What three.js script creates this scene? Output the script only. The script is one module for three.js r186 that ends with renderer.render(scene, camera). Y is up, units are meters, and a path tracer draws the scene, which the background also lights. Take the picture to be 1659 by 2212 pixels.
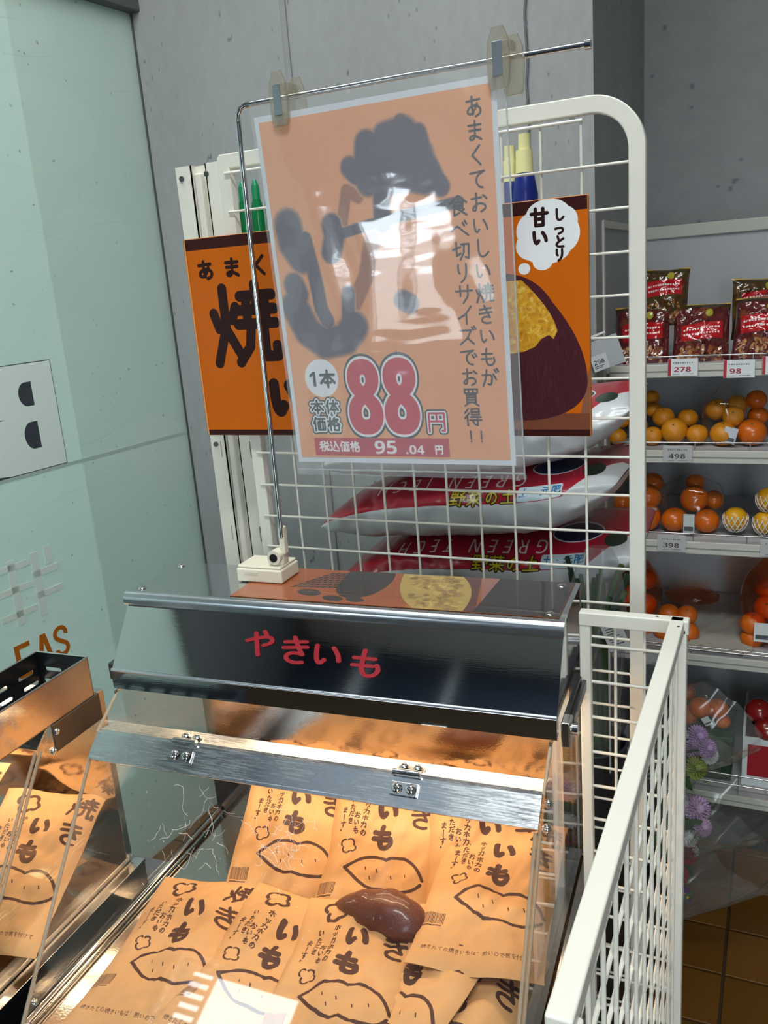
import * as THREE from 'three';
import { RoundedBoxGeometry } from 'three/addons/geometries/RoundedBoxGeometry.js';
import { mergeGeometries } from 'three/addons/utils/BufferGeometryUtils.js';
import { RectAreaLightUniformsLib } from 'three/addons/lights/RectAreaLightUniformsLib.js';
import { createNoise2D } from 'simplex-noise';

// ---------- camera, sky, lights, exposure ----------
RectAreaLightUniformsLib.init();
const scene = new THREE.Scene();
const renderer = new THREE.WebGLRenderer({ antialias: true });
renderer.toneMapping = THREE.LinearToneMapping;
renderer.toneMappingExposure = 1.0;
renderer.shadowMap.enabled = true;
const EYE = 1.55, CEIL = 3.2, R = Math.PI / 180;
const camera = new THREE.PerspectiveCamera(2 * Math.atan(1106 / 1850) / R, 1659 / 2212, 0.02, 60);
camera.position.set(0, EYE, 0);
camera.rotation.set(-15 * R, 25.5 * R, -4.53 * R, 'YXZ');
scene.background = new THREE.Color().setRGB(0.80, 0.92, 1.0);
scene.backgroundIntensity = 9.0;

// ---------- helpers ----------
let seed = 7;
const rnd = () => { seed = (seed * 1664525 + 1013904223) >>> 0; return seed / 4294967296; };
const rr = (a, b) => a + (b - a) * rnd();
const noise = createNoise2D(rnd);
const used = new Map();
const numbered = (n) => { const k = used.get(n) ?? 0; used.set(n, k + 1); return k ? n + '_' + String(k).padStart(3, '0') : n; };
const V = (x, y, z) => new THREE.Vector3(x, y, z);
const M = (color, roughness = 0.6, metalness = 0, more = {}) => new THREE.MeshPhysicalMaterial({ color, roughness, metalness, ...more });
function mesh(name, geo, mat, parent) { const o = new THREE.Mesh(geo, mat); o.name = name; o.castShadow = o.receiveShadow = true; parent.add(o); return o; }
function thing(name, label, category, p = [0, 0, 0], turn = 0, group) {
  const o = new THREE.Group(); o.name = numbered(name); o.position.set(...p); o.rotation.y = turn; o.userData = { label, category };
  if (group) o.userData.group = group;
  scene.add(o); return o;
}
function solo(name, geo, mat, label, category, p = [0, 0, 0], group) {
  const o = mesh(numbered(name), geo, mat, scene); o.position.set(...p); o.userData = { label, category }; if (group) o.userData.group = group; return o;
}
function struct(name, geo, mat, p = [0, 0, 0]) { const o = mesh(name, geo, mat, scene); o.position.set(...p); o.userData = { kind: 'structure' }; return o; }
const at = (g, x, y, z) => g.translate(x, y, z);
const box = (w, h, d, r = 0.0015, s = 1) => (r ? new RoundedBoxGeometry(w, h, d, s, Math.min(r, w / 2.01, h / 2.01, d / 2.01)) : new THREE.BoxGeometry(w, h, d));
const bx = (x0, x1, y0, y1, z0, z1, r = 0.0015) => at(box(x1 - x0, y1 - y0, z1 - z0, r), (x0 + x1) / 2, (y0 + y1) / 2, (z0 + z1) / 2);
function rod(a, b, r, seg = 8) {
  const d = b.clone().sub(a), g = new THREE.CylinderGeometry(r, r, d.length(), seg);
  g.applyQuaternion(new THREE.Quaternion().setFromUnitVectors(V(0, 1, 0), d.clone().normalize()));
  return at(g, (a.x + b.x) / 2, (a.y + b.y) / 2, (a.z + b.z) / 2);
}
const tube = (pts, r, n = 24, seg = 6, t = 0.5) => new THREE.TubeGeometry(new THREE.CatmullRomCurve3(pts, false, 'catmullrom', t), n, r, seg);
const flat = (gs) => mergeGeometries(gs.map((g) => { const h = g.index ? g.toNonIndexed() : g; for (const k of Object.keys(h.attributes)) if (!['position', 'normal', 'uv'].includes(k)) h.deleteAttribute(k); return h; }));
// a prism: outline in (z, y), extruded along x
function prismX(pts, x0, x1, bevel = 0) {
  const s = new THREE.Shape(pts.map(([z, y]) => new THREE.Vector2(z, y)));
  const g = new THREE.ExtrudeGeometry(s, { depth: x1 - x0 - 2 * bevel, bevelEnabled: !!bevel, bevelThickness: bevel, bevelSize: bevel, bevelOffset: -bevel, bevelSegments: 1, curveSegments: 6 });
  g.rotateY(-Math.PI / 2);            // shape x -> z, extrusion z -> -x
  return at(g, x1 - bevel, 0, 0);
}
function canvas(w, h, draw) { const c = document.createElement('canvas'); c.width = w; c.height = h; draw(c.getContext('2d'), w, h); return c; }
function tex(c, srgb = true) { const t = new THREE.CanvasTexture(c); if (srgb) t.colorSpace = THREE.SRGBColorSpace; t.wrapS = t.wrapT = THREE.RepeatWrapping; t.magFilter = THREE.LinearFilter; return t; }
function dataTex(n, f, srgb = true) {
  const d = new Uint8Array(n * n * 4);
  for (let y = 0; y < n; y++) for (let x = 0; x < n; x++) { const v = f(x / n, y / n); for (let c = 0; c < 3; c++) d[(y * n + x) * 4 + c] = Math.max(0, Math.min(255, Array.isArray(v) ? v[c] : v)); d[(y * n + x) * 4 + 3] = 255; }
  const t = new THREE.DataTexture(d, n, n); t.wrapS = t.wrapT = THREE.RepeatWrapping; t.magFilter = THREE.LinearFilter; if (srgb) t.colorSpace = THREE.SRGBColorSpace; t.needsUpdate = true; return t;
}
// noise that tiles: sampled on a torus-like blend
const tn = (u, v, f) => { const a = noise(u * f, v * f), b = noise((u - 1) * f, v * f), c = noise(u * f, (v - 1) * f), d = noise((u - 1) * f, (v - 1) * f), s = u, t = v; return (a * (1 - s) + b * s) * (1 - t) + (c * (1 - s) + d * s) * t; };
const plane = (w, h, nx = 1, ny = 1) => new THREE.PlaneGeometry(w, h, nx, ny);

// ---------- stroke letters (brush and gothic forms, drawn by hand) ----------
const G = {
  'あ': '~18,26 80,22|44,8 42,40 48,82|68,38 58,66 36,84 20,76 22,60 44,46 70,48 86,64 80,84 60,92', 'ま': '~20,24 80,24|22,46 78,46|52,8 52,70 40,88 24,84 24,74 40,68 60,74 80,88',
  'く': '68,8 30,48 70,92', 'て': '~14,22 84,16|84,16 50,30 40,58 54,84 72,88', 'お': '~14,30 62,26|38,8 38,76 26,86 16,78 26,62 56,50 80,60 82,78 58,90|72,18 88,32', 'い': '~20,20 20,60 32,82 44,66|66,24 80,44 84,66',
  'し': '~34,8 32,66 46,88 68,84 84,66', 'き': '~20,24 78,18|18,44 82,36|44,6 58,38 72,62|72,62 50,56 28,66 30,84 54,92 74,88', 'も': '~42,6 36,60 46,88 70,88 84,70 78,52|16,32 70,32|14,56 66,56',
  'が': '~12,34 60,30 64,50 56,86 42,80|36,8 32,50 14,88|70,30 84,56|78,8 86,22|90,4 98,18', 'べ': '~8,60 34,32 60,58 92,82|66,24 74,38|78,16 86,30', 'り': '~28,12 26,44 34,54|68,10 70,50 58,80 40,94',
  'で': '~10,24 78,18|78,18 46,34 38,60 52,84 72,88|72,40 80,54|86,34 94,48', 'っ': '~20,52 60,44 82,58 74,78 46,90', 'と': '~36,10 46,44|80,30 40,52 24,70 36,88 80,88', 'た': '~14,26 60,22|38,8 30,50 14,90|56,48 84,46|54,74 62,86 88,86',
  'だ': '~14,26 60,22|38,8 30,50 14,90|56,48 84,46|54,74 62,86 88,86|76,10 84,22|88,6 96,18', 'す': '~10,24 90,22|54,6 54,56 44,70 34,60 42,46 56,50 58,72 40,94', 'ー': '50,12 48,88', 'の': '~52,18 46,58 30,82 16,66 22,40 48,20 76,28 86,54 74,78 56,88',
  'や': '~12,44 50,28 80,26 86,44 62,56|34,16 50,90|58,8 66,22', 'は': '~20,14 16,60 22,86|40,32 88,30|66,10 66,76 54,88 42,80 50,70 68,74 88,88', 'を': '~18,22 76,20|46,6 22,54 48,44 54,66|86,40 44,62 38,84 60,92 80,88', 'け': '~20,14 16,60 22,86|42,34 88,32|68,10 70,52 54,92',
  'ホ': '12,30 88,30|50,8 50,90 40,84|28,48 14,74|70,48 88,74', 'ッ': '22,46 30,62|46,42 52,58|80,40 72,72 44,90', 'カ': '12,32 84,32 78,86 62,82|46,8 40,50 14,90', 'サ': '8,34 92,34|30,10 30,58|70,8 68,60 44,92', 'イ': '80,8 50,44 12,64|54,42 54,92', 'ズ': '16,20 74,20 52,60 12,90|54,58 86,88|78,6 86,18|90,2 98,14',
  '焼': '10,34 16,52|42,28 36,42|26,6 26,50 10,92|28,56 44,84|50,16 94,16|72,4 72,28|44,32 96,32|58,22 58,42|84,22 84,42|44,48 96,48|62,50 58,74 42,92|80,50 80,86 96,86 96,74',
  '食': '50,4 8,36|50,4 92,36|50,20 50,32|28,34 72,34 72,60|28,34 28,92 52,82|28,48 72,48|28,60 72,60|46,62 90,92|78,66 64,76', '切': '8,42 46,32|26,10 26,72 46,62|50,20 90,20 86,86 70,80|66,20 62,60 42,92',
  '買': '16,8 84,8 84,28 16,28 16,8|38,8 38,28|62,8 62,28|26,38 74,38 74,76 26,76 26,38|26,50 74,50|26,63 74,63|36,78 14,94|64,78 88,94', '得': '30,6 10,28|34,28 8,56|22,46 22,94|46,8 86,8 86,38 46,38 46,8|46,23 86,23|40,50 94,50|36,66 98,66|76,50 76,94 64,90|50,72 58,84',
  '本': '8,28 92,28|50,6 50,94|48,30 8,72|52,30 92,72|32,70 68,70', '体': '28,6 8,46|20,32 20,94|36,28 96,28|66,6 66,94|64,30 36,72|68,30 96,72|52,70 80,70', '価': '28,6 8,46|20,32 20,94|36,14 96,14|42,36 92,36 92,90 42,90 42,36|56,14 56,90|76,14 76,90',
  '格': '6,30 44,30|26,6 26,94|26,34 8,66|28,40 42,56|60,6 44,36|56,18 86,18 44,56|56,26 96,56|54,60 88,60 88,92 54,92 54,60', '円': '14,94 14,12 86,12 86,90 74,90|50,12 50,48|14,48 86,48',
  '税': '40,6 12,18|6,36 46,36|28,14 28,94|28,40 8,68|30,44 44,60|56,6 62,20|88,6 80,20|54,24 92,24 92,48 54,48 54,24|66,50 62,74 46,94|78,50 78,86 96,86 96,74', '込': '14,10 22,22|8,40 24,40 24,74 8,90|24,76 50,90 96,92|60,8 66,20 94,74|66,20 40,74',
  '甘': '8,30 92,30|30,6 30,90 70,90 70,6|30,58 70,58', '土': '20,38 80,38|50,8 50,88|6,88 94,88', '野': '10,8 46,8 46,46 10,46 10,8|10,27 46,27|28,8 28,86|8,66 48,66|4,88 52,82|58,10 92,10 74,30|62,26 82,40|54,44 96,44 90,58|74,44 74,94 62,90',
  '菜': '6,16 94,16|32,6 32,26|68,6 68,26|80,28 20,36|22,42 28,52|48,40 52,50|78,40 70,52|8,62 92,62|50,52 50,96|46,64 10,92|54,64 90,92', '熱': '8,20 48,20|28,6 28,56|6,38 52,38|8,58 48,54|56,22 84,22 84,56 96,58|68,6 64,40 50,62|14,72 8,90|34,72 38,90|58,72 64,90|82,72 92,90',
  '気': '26,4 10,30|24,16 86,16|24,30 78,30|14,44 76,44 80,80 94,90|20,56 60,88|60,56 18,90', '付': '28,6 8,46|20,32 20,94|38,32 96,32|76,8 76,92 62,88|50,48 60,64', '元': '24,14 76,14|8,40 92,40|38,42 34,70 10,92|62,42 62,86 92,86 92,72', '肥': '14,10 40,10 40,92|14,10 8,92|14,36 40,36|14,60 40,60|54,12 90,12 90,50 54,50 54,12|72,12 72,50|54,50 54,88 94,88 94,74',
  '！': '50,8 50,66|50,86 50,90', '。': '~22,18 32,28 22,38 12,28 22,18', '、': '14,14 30,34', '・': '48,50 52,50',
};
function glyph(c, ch, x, y, s, w, sy = s) {
  const d = G[ch]; if (!d) return;
  const smooth = d[0] === '~';
  c.lineWidth = w; c.lineCap = c.lineJoin = 'round';
  for (const st of d.replace('~', '').split('|')) {
    const p = st.split(' ').map((q) => q.split(',').map(Number)).map(([a, b]) => [x + a * s / 100, y + b * sy / 100]);
    c.beginPath(); c.moveTo(...p[0]);
    if (smooth && p.length > 2) { for (let i = 1; i < p.length - 1; i++) c.quadraticCurveTo(p[i][0], p[i][1], (p[i][0] + p[i + 1][0]) / 2, (p[i][1] + p[i + 1][1]) / 2); c.lineTo(...p.at(-1)); }
    else for (const q of p.slice(1)) c.lineTo(...q);
    c.stroke();
  }
}
function write(c, str, x, y, s, w, { down = false, gap = 1.05, color, sy = s } = {}) { if (color) c.strokeStyle = color; [...str].forEach((ch, i) => glyph(c, ch, x + (down ? 0 : i * s * gap), y + (down ? i * sy * gap : 0), s, w, sy)); }

// ---------- materials ----------
const brushed = dataTex(512, (u, v) => 120 + 60 * tn(u, v * 1, 3) + 50 * noise(u * 6, v * 220) + 22 * noise(u * 40, v * 400), false);
const wallGrain = dataTex(512, (u, v) => { const k = 224 + 10 * tn(u, v, 4) + 6 * tn(u, v, 40) + 4 * tn(u, v, 120), s = noise(u * 60 + 9, v * 60) > 0.86 && noise(u * 9, v * 9) > 0.25 ? 60 : 0; return k - s; });
const fineBump = dataTex(512, (u, v) => 128 + 40 * tn(u, v, 30) + 50 * tn(u, v, 110), false);
const brushedX = brushed.clone(); brushedX.rotation = Math.PI / 2; brushedX.repeat.set(3, 3);
const steel = M(0xccd0d4, 0.5, 1, { roughnessMap: brushedX });
const polished = M(0xd0d2d4, 0.07, 1, { bumpMap: brushedX, bumpScale: 0.00002 });
const mirror = M(0xd2cdc6, 0.12, 1, { bumpMap: fineBump, bumpScale: 0.00012 });
const satin = M(0xd0d6dc, 0.28, 1);
const chrome = M(0xd8d8d8, 0.14, 1);
const darkSteel = M(0x6a6c70, 0.3, 1);
const whitePaint = M(0xe9e6da, 0.42);
const creamPlastic = M(0xe6dfca, 0.5);
const acrylic = M(0xffffff, 0.02, 0, { transmission: 1, thickness: 0, ior: 1.49 });
const acrylicEdge = M(0xd8c9b0, 0.35, 0, { transmission: 0.55, thickness: 0 });
const film = M(0xffffff, 0.06, 0, { transmission: 1, thickness: 0, ior: 1.5 });
const filmHazy = M(0xf4f6f8, 0.18, 0, { transmission: 0.92, thickness: 0, ior: 1.5 });
const greyWall = M(0xb6b9b9, 0.75, 0, { map: wallGrain, bumpMap: fineBump, bumpScale: 0.0006 });

// ---------- setting ----------
{
  const grout = M(0x3a2c16, 0.8), tileM = [0x6e4610, 0x643f0e, 0x744b12, 0x69430c].map((c) => M(c, 0.35, 0, { bumpMap: fineBump, bumpScale: 0.0004 }));
  const floor = struct('floor', new THREE.BoxGeometry(5.4, 0.1, 4.1), grout, [0.75, -0.055, -0.75]);
  const p = 0.1486, g = box(p - 0.006, 0.008, p - 0.006, 0.002), far = [];
  for (let i = -16; i < 23; i++) for (let k = -13; k < 14; k++) {
    const x = -0.066 + (i + 0.5) * p, z = -1.556 + (k + 0.5) * p;
    if (z > 1.2 || z < -2.75 || x < -1.85) continue;
    if (x > -0.75 && x < 0.4 && z < -1.05) { const o = mesh('floor_tile', g, tileM[(i * 7 + k * 13 + 400) % 4], floor); o.position.set(x - 0.75, 0.051, z + 0.75); }
    else far.push(g.clone().translate(x - 0.75, 0.051, z + 0.75));
  }
  const f = mesh('floor_tiles', flat(far), tileM[0], floor); f.userData.kind = 'stuff';
  // pillar wall behind the machine, with a joint batten; its right flank runs back to the rear wall
  struct('wall_back', new THREE.BoxGeometry(1.6, CEIL + 0.05, 0.8), greyWall, [-1.186, CEIL / 2, -2.4]);
  struct('wall_rear', new THREE.BoxGeometry(4.2, CEIL + 0.05, 0.1), greyWall, [1.6, CEIL / 2, -2.78]);
  struct('wall_right', new THREE.BoxGeometry(0.1, CEIL + 0.05, 4.1), greyWall, [3.45, CEIL / 2, -0.75]);
  struct('ceiling', new THREE.BoxGeometry(5.9, 0.12, 4.2), M(0xdfe3e8, 0.8), [0.65, CEIL + 0.06, -0.75]);
  struct('trim_1', bx(-1.122, -1.106, 0, CEIL, -2.0, -1.994, 0.002), greyWall);
  { const pts = []; for (let i = 0; i <= 60; i++) pts.push(V(-0.527 + 0.0025 * noise(i * 0.9, 3) + 0.0012 * Math.sin(i * 1.7), EYE - 0.3 + i * 0.033, -1.9965)); solo('wall_cable', tube(pts, 0.0028, 160, 5), M(0x6a6c70, 0.6), 'thin grey cable running up the wall behind the sign rod', 'cable'); }
  // frosted glass wall on the left
  const gpos = [-1.563, 0, -2.0], gt = -5 * R;
  const glassTex = tex(canvas(1024, 1024, (c, w, h) => {
    c.fillStyle = '#c0d0c8'; c.fillRect(0, 0, w, h);
    for (let i = 0; i < 260; i++) { c.fillStyle = `rgba(70,80,76,${rr(0.1, 0.6)})`; c.beginPath(); c.ellipse(rnd() * w, rnd() * h, rr(0.6, 2), rr(0.6, 2.6), rnd() * 3, 0, 7); c.fill(); }
    for (let i = 0; i < 90; i++) { c.strokeStyle = `rgba(${rnd() < 0.5 ? '235,240,235' : '120,135,128'},${rr(0.04, 0.16)})`; c.lineWidth = rr(0.5, 2); const x = rnd() * w, y = rnd() * h; c.beginPath(); c.moveTo(x, y); c.quadraticCurveTo(x + rr(10, 60), y + rr(-12, 12), x + rr(60, 150), y + rr(-20, 12)); c.stroke(); }
    for (let i = 0; i < 40; i++) { c.fillStyle = `rgba(228,224,214,${rr(0.03, 0.09)})`; c.beginPath(); c.ellipse(rnd() * w, rnd() * h, rr(20, 120), rr(20, 90), 0, 0, 7); c.fill(); }
  }));
  glassTex.repeat.set(0.6, 0.6);
  const frosted = M(0xffffff, 0.5, 0, { map: glassTex, transmission: 0.22, thickness: 0, clearcoat: 0.6, clearcoatRoughness: 0.12 });
  const lg = (g) => { g.rotateY(gt); return g.translate(...gpos); };     // local: x = off the pane, z = along the pane to the street
  const gg = new THREE.BoxGeometry(0.01, 2.264, 3.2); const uvA = gg.attributes.uv; for (let i = 0; i < uvA.count; i++) uvA.setXY(i, uvA.getX(i) * 3.2, uvA.getY(i) * 2.26);
  const glass = struct('window_1', lg(at(gg, -0.005, 1.132, 1.6)), frosted);
  struct('trim_2', lg(bx(-0.03, 0.03, 2.264, CEIL + 0.02, -0.02, 3.2, 0.004)), M(0x55585a, 0.5));
  struct('trim_3', lg(bx(-0.02, 0.004, 0, 2.264, -0.012, 0.004, 0.002)), M(0x4a4f4e, 0.5));
  const gp = (name, g, m) => mesh(name, lg(g), m, glass);
  // letters stuck on the pane, read from their back
  const pale = M(0xe2f2ea, 0.45), dark = M(0x3a4148, 0.3), orange = M(0xc06c14, 0.5);
  const sh = (pts, holes, m, name, th) => { const s = new THREE.Shape(pts.map((q) => new THREE.Vector2(...q))); for (const h of holes) s.holes.push(new THREE.Path(h.map((q) => new THREE.Vector2(...q)))); const g = new THREE.ExtrudeGeometry(s, { depth: th, bevelEnabled: false, curveSegments: 8 }); g.rotateY(-Math.PI / 2); return gp(name, at(g, th + 0.0005, EYE, 0), m); };
  const D = (z0, z1, y0, y1) => { const o = [[z0, y1], [z0, y0]]; for (let i = 0; i <= 10; i++) { const a = -Math.PI / 2 + Math.PI * i / 10; o.push([z0 + (z1 - z0) * 0.45 + (z1 - z0) * 0.55 * Math.cos(a), (y0 + y1) / 2 + (y1 - y0) / 2 * Math.sin(a)]); } return o; };
  sh([[0.44, -0.118], [0.44, -0.372], [0.90, -0.372], [0.90, -0.118]], [], dark, 'sticker_ground', 0.0006);
  // reversed B: stem towards the corner, bowls towards the street
  const bo = [[0.442, -0.12], [0.442, -0.37]]; for (let i = 0; i <= 8; i++) { const a = -Math.PI / 2 + Math.PI * i / 8; bo.push([0.60 + 0.10 * Math.cos(a), -0.305 + 0.065 * Math.sin(a)]); } for (let i = 0; i <= 8; i++) { const a = -Math.PI / 2 + Math.PI * i / 8; bo.push([0.59 + 0.09 * Math.cos(a), -0.18 + 0.06 * Math.sin(a)]); }
  sh(bo, [D(0.505, 0.545, -0.218, -0.162).reverse(), D(0.506, 0.548, -0.319, -0.255).reverse()], pale, 'letter', 0.0012);
  sh([[0.008, -0.372], [0.008, -0.38], [1.6, -0.38], [1.6, -0.372]], [], M(0xaec4b9, 0.4), 'film_edge', 0.0008);
  // pale letters lower down
  const bar = (z0, z1, y0, y1, m, n = 'letter') => gp(n, bx(0.0005, 0.0016, EYE + y0, EYE + y1, z0, z1, 0), m);
  bar(0.575, 0.595, -0.72, -0.56, pale); bar(0.535, 0.555, -0.60, -0.555, pale); bar(0.52, 0.6, -0.622, -0.606, pale); bar(0.52, 0.6, -0.675, -0.66, pale);
  bar(0.64, 0.66, -0.72, -0.56, pale); bar(0.6, 0.70, -0.585, -0.57, pale); bar(0.6, 0.70, -0.64, -0.625, pale); bar(0.6, 0.70, -0.70, -0.685, pale);
  // orange letters E A S
  const ot = (pts, holes, n) => sh(pts, holes, orange, n, 0.001);
  const S = []; const sIn = [];
  for (let i = 0; i <= 9; i++) { const a = (-20 + 250 * i / 9) * R; S.push([0.552 - 0.022 * Math.cos(a), -0.783 + 0.021 * Math.sin(a)]); sIn.push([0.552 - 0.011 * Math.cos(a), -0.783 + 0.010 * Math.sin(a)]); }
  const S2 = [], sIn2 = []; for (let i = 0; i <= 9; i++) { const a = (70 - 250 * i / 9) * R; S2.push([0.552 - 0.011 * Math.cos(a), -0.822 + 0.010 * Math.sin(a)]); sIn2.push([0.552 - 0.022 * Math.cos(a), -0.822 + 0.021 * Math.sin(a)]); }
  ot([...S, ...S2, ...sIn2.reverse(), ...sIn.reverse()], [], 'letter');
  ot([[0.577, -0.848], [0.589, -0.848], [0.593, -0.828], [0.613, -0.828], [0.617, -0.848], [0.629, -0.848], [0.611, -0.764], [0.595, -0.764]], [[[0.596, -0.818], [0.61, -0.818], [0.603, -0.784]]], 'letter');
  ot([[0.642, -0.848], [0.642, -0.836], [0.672, -0.836], [0.672, -0.812], [0.65, -0.812], [0.65, -0.8], [0.672, -0.8], [0.672, -0.776], [0.642, -0.776], [0.642, -0.764], [0.685, -0.764], [0.685, -0.848]], [], 'letter');
  // street front behind the camera: solid header and piers, street window, right opening added for daylight
  const front = M(0x27364c, 0.7);
  const fw = (n, x0, x1, y0, y1) => struct(n, bx(x0, x1, y0, y1, 1.2, 1.3, 0), front);
  fw('wall_front', -2.3, 3.45, EYE + 0.45, CEIL + 0.02);
  fw('wall_front_pier', -1.16, 0.3, 0, EYE + 0.45);
  fw('wall_front_lintel', -2.3, -1.16, EYE + 0.07, EYE + 0.45);
  fw('wall_front_sill', -2.3, -1.16, 0, EYE - 0.46);
  fw('wall_front_jamb', -2.3, -1.6, EYE - 0.46, EYE + 0.07);
  fw('wall_front_corner', 0.85, 3.45, 0, EYE + 0.45);
  [[-1.98, 0.05], [-1.86, 0.03], [-1.5, 0.06], [-1.05, 0.035]].forEach(([x, w], i) => struct('trim_' + (5 + i), bx(x, x + w, EYE + 0.45, CEIL, 1.17, 1.2, 0.002), M(0xc4ccd2, 0.5)));  // pale strips added so the hood mirrors vertical streaks
  { const sh = thing('window_shutter', 'white slatted shutter half across the street window', 'shutter', [-1.52, EYE - 0.46, 1.17]), wm = M(0xd8dde2, 0.5); mesh('frame', flat([bx(-0.09, -0.078, 0, 0.53, 0, 0.015, 0.001), bx(0.058, 0.07, 0, 0.53, 0, 0.015, 0.001), bx(-0.09, 0.07, 0, 0.012, 0, 0.015, 0.001), bx(-0.09, 0.07, 0.518, 0.53, 0, 0.015, 0.001)]), wm, sh); for (let i = 1; i < 15; i++) mesh('slat', bx(-0.08, 0.06, i * 0.035 - 0.009, i * 0.035 + 0.009, 0.004, 0.009, 0.001), wm, sh); }
  // ceiling panel above the warmers; two more added for front fill and rail highlights
  [[-0.85, -0.95, 'above the warmers', 15, 1.0, 0.4, 2.2], [0.2, 0.3, 'right of the entrance, added as front fill', 30, 1.0, 0.4, 2.2], [-1.45, 0.5, 'left of the entrance, the dimmest, added for rail highlights', 0.2, 1.5, 0.6, 0.2]].forEach(([x, z, w, I, lw, ld, e]) => {
    const o = thing('ceiling_light', `flat fluorescent ceiling panel ${w}`, 'ceiling light', [x, CEIL, z]);
    mesh('housing', bx(-lw / 2 - 0.02, lw / 2 + 0.02, -0.03, 0, -ld / 2 - 0.02, ld / 2 + 0.02, 0.004), M(0xe4e6e8, 0.5), o);
    mesh('diffuser', bx(-lw / 2, lw / 2, -0.034, -0.03, -ld / 2, ld / 2, 0.001), new THREE.MeshStandardMaterial({ color: 0xffffff, emissive: new THREE.Color().setRGB(0.7, 0.88, 1.0), emissiveIntensity: e }), o);
    const L = new THREE.RectAreaLight(new THREE.Color().setRGB(I < 1 ? 0.6 : 0.97, I < 1 ? 0.82 : 1.0, I < 1 ? 1.1 : 0.97), I, lw, ld); L.name = 'panel_light'; L.position.set(0, -0.036, 0); L.rotation.x = -Math.PI / 2; o.add(L);
  });
  struct('pavement', new THREE.BoxGeometry(30, 0.1, 20), M(0x9a9a98, 0.9), [0, -0.06, 11.3]);
}

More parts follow.
